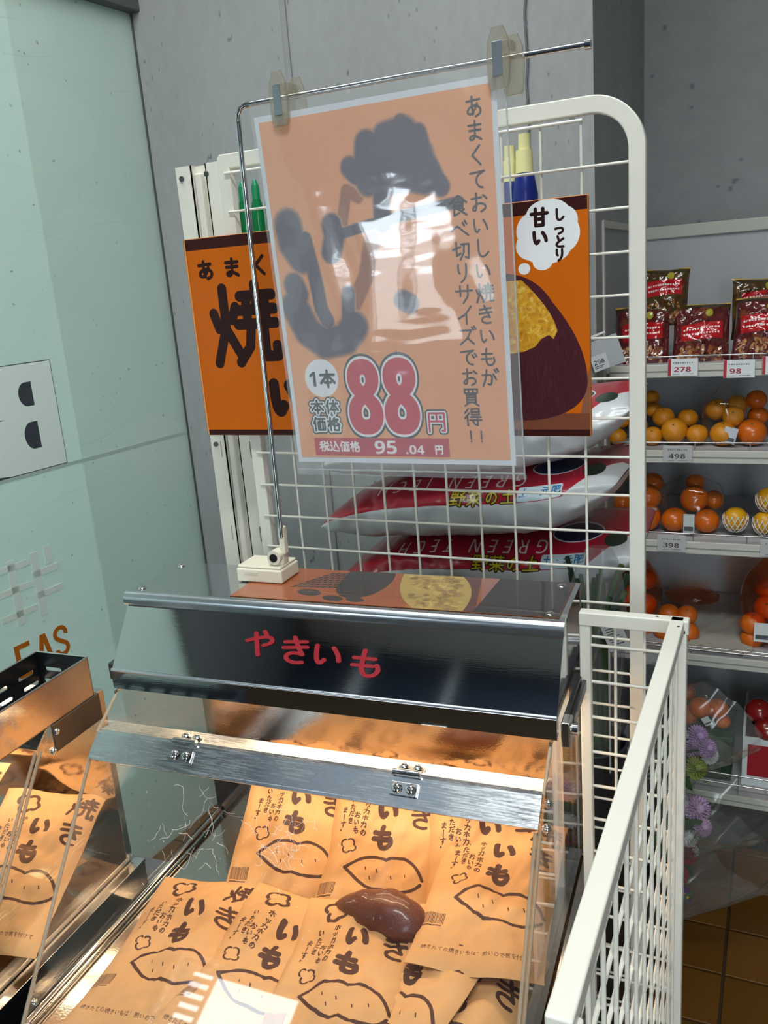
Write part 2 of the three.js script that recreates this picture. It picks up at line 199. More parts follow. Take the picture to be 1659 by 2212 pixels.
// ---------- the two roasting cases ----------
const M0 = [-0.839, EYE - 0.4, -0.884], MT = 3.5 * R, BASE = 0.6;
const ml = (x, y, z) => [M0[0] + x * Math.cos(MT) + z * Math.sin(MT), M0[1] + y, M0[2] - x * Math.sin(MT) + z * Math.cos(MT)];
const doorZ = (y) => 0.130 + (-0.187 - y) * 0.206 / 0.28;
const lampGlow = new THREE.MeshStandardMaterial({ color: 0xfff0dc, emissive: new THREE.Color().setRGB(1, 0.70, 0.42), emissiveIntensity: 9 });
function roaster(label, X, hood) {
  const W = 0.614, zb = hood ? -0.14 : 0.006, o = thing('roasting_case', label, 'food warmer', ml(X, -BASE, 0), MT);
  const up = (g) => g.translate(0, BASE, 0);
  const P = (n, g, m, par = o) => mesh(n, par === o ? up(g) : g, m, par);
  // base, tray and mirror back
  P('base', bx(-0.004, W + 0.008, -0.6, -0.47, zb - 0.02, 0.345, 0.004), darkSteel);
  P('tray', bx(0, W, -0.47, -0.455, zb - 0.01, 0.33, 0.002), mirror);
  P('tray_edge', rod(V(0.006, -0.447, zb + 0.002), V(0.006, -0.447, 0.315), 0.005, 12), polished);
  P('back_panel', bx(0, W, -0.455, hood ? -0.1 : -0.163, zb - 0.015, zb - 0.002, 0.001), mirror);
  P('bottom_channel', bx(W + 0.002, W + 0.02, -0.60, hood ? -0.425 : -0.466, zb - 0.02, 0.34, 0.003), darkSteel);
  P('channel_lip', bx(W + 0.0015, W + 0.0205, hood ? -0.428 : -0.469, hood ? -0.422 : -0.463, zb - 0.02, 0.34, 0.001), polished);
  // acrylic sides: one sheet each, with its cut edge
  const out = hood ? [[-0.14, -0.126], [0.05, -0.126], [0.105, -0.162], [0.128, -0.19], [0.328, -0.462], [-0.14, -0.462]] : [[zb, -0.166], [0.105, -0.166], [0.128, -0.19], [0.328, -0.462], [zb, -0.462]];
  for (const x of [0, W - 0.004]) {
    const s = P('side_pane', prismX(out, x, x + 0.004), acrylic);
    if (hood) P('cut_edge', tube([V(x + 0.002, -0.126, -0.14), V(x + 0.002, -0.126, 0.045), V(x + 0.002, -0.129, 0.055), V(x + 0.002, -0.162, 0.105)], 0.0022, 24, 6), acrylicEdge);
    P('cut_edge', rod(V(x + 0.002, -0.19, 0.128), V(x + 0.002, -0.455, 0.323), 0.0024, 6), acrylicEdge);
    for (const [y, z] of [[-0.2, 0.11], [-0.44, 0.29], [-0.176, 0.098]]) { const b = P('bolt', new THREE.SphereGeometry(0.0055, 10, 8), chrome); b.position.set(x + (x ? 0.006 : -0.002), y, z); }
  }
  // rail with hinges, front door
  const rail = [[0.066, -0.170], [0.066, -0.167], [0.1, -0.1605], [0.1065, -0.1615], [0.134, -0.186], [0.1325, -0.188], [0.105, -0.165]];
  P('front_rail', prismX(rail, 0.003, W - 0.003, 0.0004), steel);
  for (const hx of [0.145, 0.452]) {
    const h = P('hinge', at(box(0.034, 0.0022, 0.014, 0.0008), hx, -0.1615, 0.092), chrome);
    const lf = at(box(0.034, 0.0022, 0.016, 0.0008).rotateX(42 * R), hx, -0.1705, 0.1195);
    mesh('hinge_leaf', lf.translate(0, BASE, 0), chrome, h);
    mesh('hinge_pin', at(rod(V(-0.017, 0, 0), V(0.017, 0, 0), 0.0042, 12), hx, -0.1568 + BASE, 0.1065), chrome, h);
    for (const s of [-1, 1]) for (const [y, z, t] of [[-0.159, 0.091, 0], [-0.1685, 0.121, 42]]) {
      const k = new THREE.SphereGeometry(0.0064, 16, 8, 0, 7, 0, 1.3).scale(1, 0.62, 1), c1 = box(0.0062, 0.0012, 0.0011, 0), c2 = box(0.0011, 0.0012, 0.0062, 0);
      for (const [g, n, m] of [[k, 'screw', chrome], [flat([at(c1, 0, 0.0033, 0), at(c2, 0, 0.0033, 0)]), 'screw_slot', M(0x2a2a2a, 0.5)]]) mesh(n, at(g.rotateX(t * R), hx + s * 0.0085, y + BASE, z), m, h);
    }
  }
  const door = P('door', prismX([[doorZ(-0.186), -0.184], [doorZ(-0.186) + 0.0032, -0.1816], [doorZ(-0.46) + 0.0032, -0.4576], [doorZ(-0.46), -0.46]], 0.006, W - 0.006), acrylic);
  for (const x of [0.006, W - 0.006]) P('door_edge', rod(V(x, -0.19, doorZ(-0.19) + 0.0015), V(x, -0.458, doorZ(-0.458) + 0.0015), 0.0024, 6), acrylicEdge);
  for (const x of [0.012, W - 0.012]) { const b = P('door_bolt', new THREE.SphereGeometry(0.0075, 12, 8), chrome); b.position.set(x, -0.446, doorZ(-0.446)); }
  // lamp
  const ly = hood ? -0.1 : -0.182, lz = hood ? -0.03 : 0.035;
  P('lamp_tube', rod(V(0.05, ly, lz), V(W - 0.05, ly, lz), 0.009, 12), lampGlow);
  P('lamp_holder', flat([bx(0.01, 0.05, ly - 0.012, ly + 0.012, lz - 0.012, lz + 0.012, 0.002), bx(W - 0.05, W - 0.01, ly - 0.012, ly + 0.012, lz - 0.012, lz + 0.012, 0.002)]), creamPlastic);
  const L = new THREE.RectAreaLight(new THREE.Color().setRGB(1, 0.70, 0.42), hood ? 46 : 30, W - 0.1, 0.02);
  L.name = 'lamp_light'; L.position.set(W / 2, ly - 0.011 + BASE, lz + 0.004); L.rotation.x = -(Math.PI / 2 - 0.35); o.add(L);
  if (!hood) P('side_strip', bx(W - 0.001, W + 0.003, -0.205, -0.163, 0.004, 0.104, 0.001), darkSteel);
  if (hood) {
    const H = 0.622, hx0 = -0.004, hx1 = H - 0.002;
    const a = [[-0.138, 0], [-0.0065, 0], [-0.003, -0.0015], [-0.0005, -0.0048], [0.0008, -0.0125], [-0.0008, -0.0162], [-0.006, -0.0170], [0.0495, -0.0935], [0.0532, -0.0965], [0.0532, -0.1225]];
    const b = [[0.0514, -0.1225], [0.0514, -0.0972], [0.0484, -0.0946], [-0.0085, -0.0175], [-0.0085, -0.0025], [-0.136, -0.0025]];
    P('hood_top', prismX([[-0.138, 0], ...a.slice(1, 7), [-0.0085, -0.0165], [-0.0085, -0.0025], [-0.138, -0.0025]], hx0, hx1), polished);
    const q = []; for (let i = 0; i <= 8; i++) { const t = Math.PI / 2 * (1 - i / 8); q.push([-0.0078 + 0.0098 * Math.cos(t), -0.0098 + 0.0098 * Math.sin(t) + 0.0006]); }
    P('hood_lip', prismX([...q, [0.0018, -0.0148], [0.0002, -0.0172], [-0.006, -0.0176], [-0.0078, -0.012]], hx0 - 0.001, hx1 + 0.001), satin);
    P('skirt_edge', rod(V(hx0 + 0.001, -0.0952, 0.0518), V(hx1 - 0.001, -0.0952, 0.0518), 0.0024, 12), satin);
    P('hood_front', prismX([[-0.006, -0.0170], [0.0495, -0.0935], [0.0484, -0.0946], [-0.0085, -0.0175]], hx0 + 0.001, hx1 - 0.001), polished);
    P('hood_skirt', prismX([[0.0495, -0.0935], [0.0532, -0.0965], [0.0532, -0.1225], [0.0514, -0.1225], [0.0514, -0.0972], [0.0484, -0.0946]], hx0 + 0.001, hx1 - 0.001), polished);
    P('hood_back', bx(hx0, hx1, -0.126, -0.0025, -0.138, -0.136, 0), polished);
    for (const x of [hx0 + 0.001, hx1 - 0.003]) P('end_plate', prismX([[-0.137, -0.003], [-0.009, -0.003], [-0.009, -0.018], [0.048, -0.095], [0.051, -0.098], [0.051, -0.122], [-0.137, -0.122]], x, x + 0.002), polished);
    for (const [x, z] of [[0.012, -0.022], [0.012, -0.122], [0.600, -0.026], [0.598, -0.122]]) P('rivet', at(new THREE.SphereGeometry(0.0065, 14, 8, 0, 7, 0, 1.57).scale(1, 0.5, 1), x, 0, z), chrome);
    // brackets that carry the hood
    P('hood_bracket', bx(-0.019, -0.006, -0.118, -0.092, 0.022, 0.04, 0.002), darkSteel);
    const br = P('hood_bracket', bx(H + 0.001, H + 0.012, -0.132, -0.1, 0.028, 0.052, 0.002), chrome);
    mesh('bolt', at(new THREE.CylinderGeometry(0.007, 0.007, 0.008, 6).rotateZ(Math.PI / 2), H + 0.015, -0.112 + BASE, 0.04), chrome, br);
    P('side_rail', bx(H + 0.001, H + 0.007, -0.112, -0.101, -0.17, 0.03, 0.001), darkSteel);
    P('side_rail', bx(H + 0.008, H + 0.013, -0.118, -0.105, -0.17, 0.03, 0.001), darkSteel);
    // red hand lettering on the sloping face
    const t = canvas(1024, 512, (c) => { c.fillStyle = '#000'; c.fillRect(0, 0, 1024, 512); [['や', 0, 30], ['き', 255, 70], ['い', 480, 90], ['も', 750, 140]].forEach(([ch, x, y]) => write(c, ch, x + 10, y, 250, 34, { color: '#fff', sy: 300 })); });
    const lw = 0.212, g = plane(lw, 0.066), ang = Math.atan2(0.0555, 0.0765);
    g.rotateX(-ang);
    const red = M(0x980c1e, 0.5, 0, { alphaMap: tex(t, false), transparent: true, alphaTest: 0.5 });
    P('red_lettering', at(g, 0.194 + lw / 2, -0.0585 + 0.0006, 0.0245 + 0.0006), red);
  }
  return o;
}
const caseMain = roaster('stainless sweet potato warmer with red lettered hood and clear hinged front door', 0, true);
const caseLeft = roaster('hoodless sweet potato warmer at the left edge, under the slotted steel box', -0.694, false);
{ // craquelure of the front door
  const gs = [], dp = (x, s) => { const y = -0.19 - s * 0.8; return V(x, y + BASE + 0.0028, doorZ(y) + 0.0036); };
  const strand = (x, s, a, n, len) => { const p = [dp(x, s)]; for (let i = 0; i < n; i++) { a += rr(-0.7, 0.7); x += Math.cos(a) * len; s = Math.max(0.004, s + Math.sin(a) * len); p.push(dp(x, s)); } gs.push(tube(p, rr(0.00010, 0.00026), n * 2, 3)); return [x, s, a]; };
  for (let i = 0; i < 75; i++) {
    const c = rnd() < 0.55 ? [0.305, 0.055, 0.045, 0.04] : [0.2, 0.06, 0.07, 0.06];
    let x = c[0] + (rnd() + rnd() - 1) * c[2], s = c[1] + (rnd() + rnd() - 1) * c[3];
    const e = strand(x, Math.max(0.006, s), rr(0, 6.3), 2 + (rnd() * 3 | 0), rr(0.003, 0.0075));
    if (rnd() < 0.6) strand(e[0], e[1], e[2] + rr(-1.4, 1.4), 2, rr(0.002, 0.006));
  }
  for (let i = 0; i < 60; i++) { const x = rr(0.1, 0.45), s = rr(0.01, 0.16); strand(x, s, rr(0.8, 1.5), 1, rr(0.001, 0.004)); }
  const m = mesh('scratches', flat(gs), M(0xfff6ea, 0.4), caseMain); m.userData.kind = 'stuff';
}
{ // slotted steel box on top of the left case
  const o = thing('slotted_box', 'open stainless box with slotted walls on top of the left warmer', 'steel box', ml(-0.175, -0.163, 0.012), MT);
  const w = 0.096, d = 0.26, h = 0.062, t = 0.0016;
  const wall = (len, n, f) => { const s = new THREE.Shape([[0, 0], [len, 0], [len, h], [0, h]].map((q) => new THREE.Vector2(...q))); for (let i = 0; i < n; i++) for (const y of [0.016, 0.036]) { const x0 = (i + 0.5) * len / n - 0.014 + (y > 0.03 ? 0.006 : 0), p = new THREE.Path(); p.absarc(x0 + 0.024, y, 0.0032, -Math.PI / 2, Math.PI / 2); p.absarc(x0, y, 0.0032, Math.PI / 2, Math.PI * 1.5); s.holes.push(p); } return f(new THREE.ExtrudeGeometry(s, { depth: t, bevelEnabled: false, curveSegments: 4 })); };
  mesh('back_wall', wall(w, 2, (g) => g), darkSteel, o);
  mesh('side_wall', wall(d, 5, (g) => g.rotateY(-Math.PI / 2).translate(t, 0, 0)), darkSteel, o);
  mesh('side_wall', bx(w - t, w, 0, h, 0, d, 0.0005), mirror, o);
  mesh('front_wall', bx(0, w, 0, h, d - t, d, 0.0005), mirror, o);
  mesh('bottom', bx(0, w, 0, t, 0, d, 0), darkSteel, o);
  mesh('rolled_rim', flat([rod(V(w, h, 0), V(w, h, d), 0.0016, 6), rod(V(0, h, 0), V(w, h, 0), 0.0016, 6), rod(V(0, h, 0), V(0, h, d), 0.0016, 6)]), chrome, o);
}
{ // dark slotted crate in front of the left case
  const o = thing('slotted_crate', 'dark blue slotted plastic crate at the lower left edge', 'crate', ml(-0.40, -BASE, 0.372), MT);
  const m = M(0x1c2a44, 0.45), W = 0.335, Ht = 0.42;
  const s = new THREE.Shape([[0, 0], [0.2, 0], [0.2, Ht], [0, Ht]].map((q) => new THREE.Vector2(...q)));
  const face = (len) => { const s = new THREE.Shape([[0, 0], [len, 0], [len, 0.255], [0, 0.255]].map((q) => new THREE.Vector2(...q))); for (let y = 0.02; y < 0.24; y += 0.026) for (let x = 0.012; x < len - 0.03; x += 0.05) { const p = new THREE.Path(); p.moveTo(x, y); p.lineTo(x + 0.036, y); p.lineTo(x + 0.036, y + 0.008); p.lineTo(x, y + 0.008); p.closePath(); s.holes.push(p); } return new THREE.ExtrudeGeometry(s, { depth: 0.003, bevelEnabled: false }); };
  mesh('front_wall', at(face(W), 0, 0, 0.1), m, o); mesh('back_wall', face(W), m, o);
  mesh('side_wall', face(0.1).rotateY(-Math.PI / 2).translate(0.003, 0, 0), m, o); mesh('side_wall', face(0.1).rotateY(-Math.PI / 2).translate(W, 0, 0), m, o);
  mesh('bottom', bx(0, W, 0, 0.003, 0, 0.1, 0), m, o);
}
{ // table under both cases
  const o = thing('display_table', 'grey steel table carrying the two warmers', 'table', ml(-0.72, -EYE + 0.4, -0.17), MT);
  const ty = EYE - 0.4 - BASE;
  mesh('table_top', bx(0, 1.335, ty - 0.03, ty, 0, 0.66, 0.004), M(0x70747a, 0.5), o);
  for (const x of [0.04, 1.29]) for (const z of [0.04, 0.62]) mesh('leg', bx(x - 0.02, x + 0.02, 0, ty - 0.03, z - 0.02, z + 0.02, 0.003), M(0x70747a, 0.5), o);
}

// ---------- paper bags of roast sweet potato ----------
const kraft = canvas(768, 1216, (c, w, h) => {
  c.fillStyle = '#cf9e68'; c.fillRect(0, 0, w, h);
  for (let i = 0; i < 2600; i++) { c.strokeStyle = `rgba(${rnd() < 0.5 ? '150,95,45' : '236,190,130'},${rr(0.03, 0.1)})`; c.lineWidth = rr(0.6, 1.8); const x = rnd() * w, y = rnd() * h; c.beginPath(); c.moveTo(x, y); c.lineTo(x + rr(-16, 16), y + rr(-30, 30)); c.stroke(); }
  const ink = '#4a2a1c'; c.strokeStyle = c.fillStyle = ink; c.lineCap = c.lineJoin = 'round';
  const cloud = (x, y, s, lw) => { c.lineWidth = lw; c.strokeStyle = ink; const lob = [[0.28, 0.35, 0.2, 2.2, 5.0], [0.62, 0.28, 0.2, 3.9, 6.6], [0.78, 0.58, 0.17, 5.4, 8.2], [0.45, 0.72, 0.2, 0.4, 3.6]]; for (const [a, b, r, f, t] of lob) { c.beginPath(); c.arc(x + a * s, y + b * s * 0.9, r * s, f, t); c.stroke(); } };
  cloud(130, 60, 190, 24); cloud(120, 560, 120, 12);
  write(c, 'いも', 330, 250, 175, 38, { down: true, gap: 1.15, color: ink });
  write(c, '焼き', 560, 60, 190, 22, { down: true, gap: 1.12, color: ink });
  write(c, 'ホッカホカの', 250, 255, 46, 7, { down: true, color: ink });
  write(c, 'おいも', 196, 390, 46, 7, { down: true, color: ink });
  write(c, 'いただき', 146, 280, 46, 7, { down: true, color: ink });
  write(c, 'まーす。', 90, 350, 46, 7, { down: true, color: ink });
  c.lineWidth = 20; c.beginPath(); c.moveTo(190, 760); c.bezierCurveTo(300, 640, 420, 670, 470, 690); c.bezierCurveTo(560, 640, 660, 660, 728, 790); c.stroke();
  c.beginPath(); c.moveTo(190, 760); c.bezierCurveTo(300, 830, 330, 880, 470, 880); c.bezierCurveTo(600, 900, 680, 880, 720, 820); c.stroke();
  c.lineWidth = 7; for (const [x, y] of [[330, 740], [420, 760], [370, 800], [520, 790], [610, 770]]) { c.beginPath(); c.moveTo(x, y); c.lineTo(x + 6, y + 16); c.stroke(); }
  c.fillStyle = '#5a3a26'; for (let x = 20; x < 150; x += 0) { const k = rr(2, 6); c.fillRect(x, 860, k, 80); x += k + rr(2, 5); } c.fillRect(24, 948, 120, 8);
  write(c, '焼きたての焼きいもは、熱いので気を付けて', 60, 1080, 32, 3, { gap: 1.02, color: '#5a3a26' });
});
const kraftTex = tex(kraft);
const kraftM = M(0xffffff, 0.72, 0, { map: kraftTex, bumpMap: fineBump, bumpScale: 0.0004 }); kraftM.side = THREE.DoubleSide;
function bagGeo(k, w = 0.168, l = 0.272, T = 0.034) {
  const nx = 26, nz = 40, pos = [], uv = [], idx = [];
  for (const side of [1, -1]) for (let j = 0; j <= nz; j++) for (let i = 0; i <= nx; i++) {
    const u = i / nx, v = j / nz, a = Math.pow(Math.max(0, 1 - Math.pow(Math.abs(2 * u - 1), 2.4)), 0.6), b = Math.pow(Math.max(0, 1 - Math.pow(Math.abs(2 * v - 1), 3)), 0.7);
    let y = side * T * 0.5 * a * b * (1 + 0.25 * noise(u * 2 + k * 7, v * 2.4));
    const edge = Math.min(1, 6 * Math.min(u, 1 - u, v, 1 - v) + 0.15);
    const crease = 0.0028 * noise(u * 5 + k * 3, v * 6 - k) + 0.0016 * noise(u * 13 - k, v * 11 + k * 5) + 0.0013 * Math.abs(noise(u * 7 + v * 9 + k, v * 4 - u * 6));
    y += crease * edge + 0.006 * noise(u * 1.4 + k * 11, v * 1.4) + (side > 0 ? 0.0004 : -0.0004);
    pos.push((u - 0.5) * w * (1 - 0.05 * b), y, (v - 0.5) * l); uv.push(side > 0 ? u : 0.02 + u * 0.05, side > 0 ? 1 - v : 0.02 + v * 0.05);
  }
  const q = (nx + 1) * (nz + 1);
  for (let s = 0; s < 2; s++) for (let j = 0; j < nz; j++) for (let i = 0; i < nx; i++) { const a = s * q + j * (nx + 1) + i, b = a + 1, c = a + nx + 1, d = c + 1; s ? idx.push(a, b, c, b, d, c) : idx.push(a, c, b, b, c, d); }
  const g = new THREE.BufferGeometry(); g.setAttribute('position', new THREE.Float32BufferAttribute(pos, 3)); g.setAttribute('uv', new THREE.Float32BufferAttribute(uv, 2)); g.setIndex(idx); g.computeVertexNormals(); return g;
}
const bagGeos = [1, 2, 3, 4].map((k) => bagGeo(k));
function bag(k, label, x, y, z, ry, rx = 0, rz = 0, group = 'paper bags in the warmers') {
  const o = solo('paper_bag', bagGeos[k % 4], kraftM, label, 'paper bag', ml(x, y, z), group);
  o.rotation.set(rx, MT + ry * R, rz, 'YXZ'); o.rotation.x = rx * R; o.rotation.z = rz * R; o.scale.z = 0.95; return o;
}
bag(0, 'printed kraft bag at the right, its lower hem sticking out over another bag', 0.524, -0.374, 0.02, 3, 6, 2);
bag(1, 'kraft bag lying under the lower hem of the right bag, nearest the front door', 0.505, -0.428, 0.178, -9, 4, -3);
bag(2, 'kraft bag leaning on the mirror back beside the right bag, its whole potato outline showing', 0.345, -0.384, -0.03, 6, 31, 3);
bag(3, 'kraft bag leaning on the mirror back behind the scratched door, leftmost of the back row', 0.205, -0.386, -0.028, 9, 31, -3);
bag(1, 'kraft bag at the front left, beside the bright tray edge', 0.128, -0.430, 0.176, 5, 3, 3);
bag(2, 'kraft bag in the front row between the left bag and the open bag', 0.262, -0.426, 0.178, -4, 4, -3);
bag(3, 'kraft bag in the front row with a potato poking out of its top', 0.375, -0.414, 0.18, 6, 6, 4);
bag(0, 'small plain side of a kraft bag tucked between the middle and right front bags', 0.452, -0.420, 0.16, -16, 8, 18);
bag(2, 'kraft bag standing at the back right against the mirror panel', 0.497, -0.386, -0.034, 8, 36, 0);
bag(0, 'upper kraft bag in the left warmer, close under the steel rail', -0.158, -0.388, 0.134, 12, 20, -5);
bag(1, 'lower kraft bag in the left warmer, above the blue crate', -0.205, -0.428, 0.178, -12, 5, 3);
bag(0, 'kraft bag at the lower far left in the left warmer, half cut off', -0.36, -0.428, 0.18, 6, 5, -3);
bag(3, 'kraft bag far left in the left warmer', -0.345, -0.375, 0.13, 4, 30, 3);
{ // potato poking out of the middle bag
  const prof = []; for (let i = 0; i <= 18; i++) { const t = i / 18; prof.push(new THREE.Vector2(0.0005 + 0.024 * Math.pow(Math.sin(Math.PI * Math.pow(t, 0.85)), 0.75), (t - 0.5) * 0.15)); }
  const g = new THREE.LatheGeometry(prof, 20), p = g.attributes.position;
  for (let i = 0; i < p.count; i++) { const k = 1.25 + 0.1 * noise(p.getX(i) * 60 + 5, p.getY(i) * 30) + 0.03 * noise(p.getX(i) * 200, p.getY(i) * 160); p.setXYZ(i, p.getX(i) * k + 0.008 * Math.cos(p.getY(i) * 22), p.getY(i), p.getZ(i) * k); }
  g.rotateZ(Math.PI / 2); g.computeVertexNormals();
  const o = solo('sweet_potato', g, M(0x5c2c1a, 0.36, 0, { clearcoat: 0.3, bumpMap: fineBump, bumpScale: 0.0008 }), 'glossy brown roast sweet potato poking out of the middle bag', 'sweet potato', ml(0.395, -0.394, 0.082));
  o.rotation.y = MT - 8 * R;
}
{ // glossy thin sheet with a potato picture on top of the hood
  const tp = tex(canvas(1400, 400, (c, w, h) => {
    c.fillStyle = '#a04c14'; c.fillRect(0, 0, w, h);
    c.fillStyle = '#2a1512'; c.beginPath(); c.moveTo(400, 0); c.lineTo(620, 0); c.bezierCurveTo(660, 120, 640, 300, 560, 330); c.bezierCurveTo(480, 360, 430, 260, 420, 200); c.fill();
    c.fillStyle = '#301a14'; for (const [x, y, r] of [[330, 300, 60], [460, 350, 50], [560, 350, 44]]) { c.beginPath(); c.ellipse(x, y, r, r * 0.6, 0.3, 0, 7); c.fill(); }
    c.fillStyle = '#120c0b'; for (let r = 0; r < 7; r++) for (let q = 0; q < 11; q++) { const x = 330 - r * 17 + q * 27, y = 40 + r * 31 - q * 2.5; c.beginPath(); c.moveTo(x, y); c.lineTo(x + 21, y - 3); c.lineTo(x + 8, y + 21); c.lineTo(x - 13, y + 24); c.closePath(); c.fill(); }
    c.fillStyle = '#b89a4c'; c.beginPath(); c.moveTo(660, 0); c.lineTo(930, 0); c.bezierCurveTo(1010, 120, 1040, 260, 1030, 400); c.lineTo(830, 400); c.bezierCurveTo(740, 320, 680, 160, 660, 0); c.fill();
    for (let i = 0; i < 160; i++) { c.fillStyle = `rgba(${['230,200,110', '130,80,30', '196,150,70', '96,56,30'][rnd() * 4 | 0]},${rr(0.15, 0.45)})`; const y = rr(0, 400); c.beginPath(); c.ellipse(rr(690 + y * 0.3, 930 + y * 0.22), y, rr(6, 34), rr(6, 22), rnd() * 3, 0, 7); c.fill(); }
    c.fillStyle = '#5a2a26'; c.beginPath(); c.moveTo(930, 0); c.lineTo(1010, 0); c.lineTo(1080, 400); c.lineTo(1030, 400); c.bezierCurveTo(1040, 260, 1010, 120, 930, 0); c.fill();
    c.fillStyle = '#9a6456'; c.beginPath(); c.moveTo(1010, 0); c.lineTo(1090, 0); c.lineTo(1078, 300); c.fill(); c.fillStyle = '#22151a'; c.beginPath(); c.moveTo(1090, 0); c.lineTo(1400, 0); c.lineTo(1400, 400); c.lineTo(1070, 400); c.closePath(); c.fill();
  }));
  const o = thing('graphic_sheet', 'glossy orange sweet potato picture on a thin sheet over the steel hood', 'printed sheet', ml(0.388, 0.0003, -0.075), MT);
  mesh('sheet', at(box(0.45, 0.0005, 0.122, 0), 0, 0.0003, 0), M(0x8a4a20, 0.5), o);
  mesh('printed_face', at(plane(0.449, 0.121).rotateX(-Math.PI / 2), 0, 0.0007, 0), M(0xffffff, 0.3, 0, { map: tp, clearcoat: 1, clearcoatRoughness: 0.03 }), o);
}

// ---------- price card on its stand ----------
{
  const zp = -0.978, x0 = -0.627, y0 = EYE - 0.4;
  const o = thing('sign_stand', 'chrome sign stand with cream plastic foot on the steel hood', 'sign stand', [-0.664, y0 + 0.0008, -0.988], 2 * R);
  mesh('foot', at(box(0.074, 0.02, 0.052, 0.003, 2), 0, 0.0105, 0), creamPlastic, o);
  mesh('foot_lid', at(box(0.07, 0.004, 0.048, 0.002, 2), 0, 0.0225, 0), creamPlastic, o);
  mesh('foot_label', at(box(0.022, 0.004, 0.0008, 0), -0.012, 0.014, 0.0264), M(0xd8d2bd, 0.5), o);
  mesh('pivot_block', at(box(0.018, 0.024, 0.02, 0.005, 2), 0.026, 0.034, 0.004), creamPlastic, o);
  const k = mesh('pivot_knob', at(new THREE.CylinderGeometry(0.0105, 0.0105, 0.016, 20).rotateX(Math.PI / 2), 0.024, 0.037, 0.012), creamPlastic, o);
  mesh('knob_screw', at(new THREE.CylinderGeometry(0.006, 0.006, 0.002, 16).rotateX(Math.PI / 2), 0.024, 0.037, 0.0205), M(0x26262a, 0.4, 0.6), k);
  mesh('pole_socket', at(box(0.009, 0.04, 0.011, 0.002), 0.0345, 0.06, 0.006), creamPlastic, o);
  const c = (x, y, z) => V(x + 0.664, y + EYE - y0, z + 0.988);
  mesh('pole', tube([c(-0.629, -0.335, zp), c(-0.6265, 0.0, zp), c(-0.625, 0.19, zp), c(-0.6245, 0.209, zp), c(-0.619, 0.218, zp), c(-0.608, 0.221, zp), c(-0.4, 0.2215, zp), c(-0.196, 0.221, zp)], 0.0034, 120, 10, 0.1), chrome, o);
  mesh('rod_tip', rod(c(-0.2, 0.221, zp), c(-0.194, 0.221, zp), 0.0055, 12), chrome, o);
}
const CW = 1000, CH = 1414;
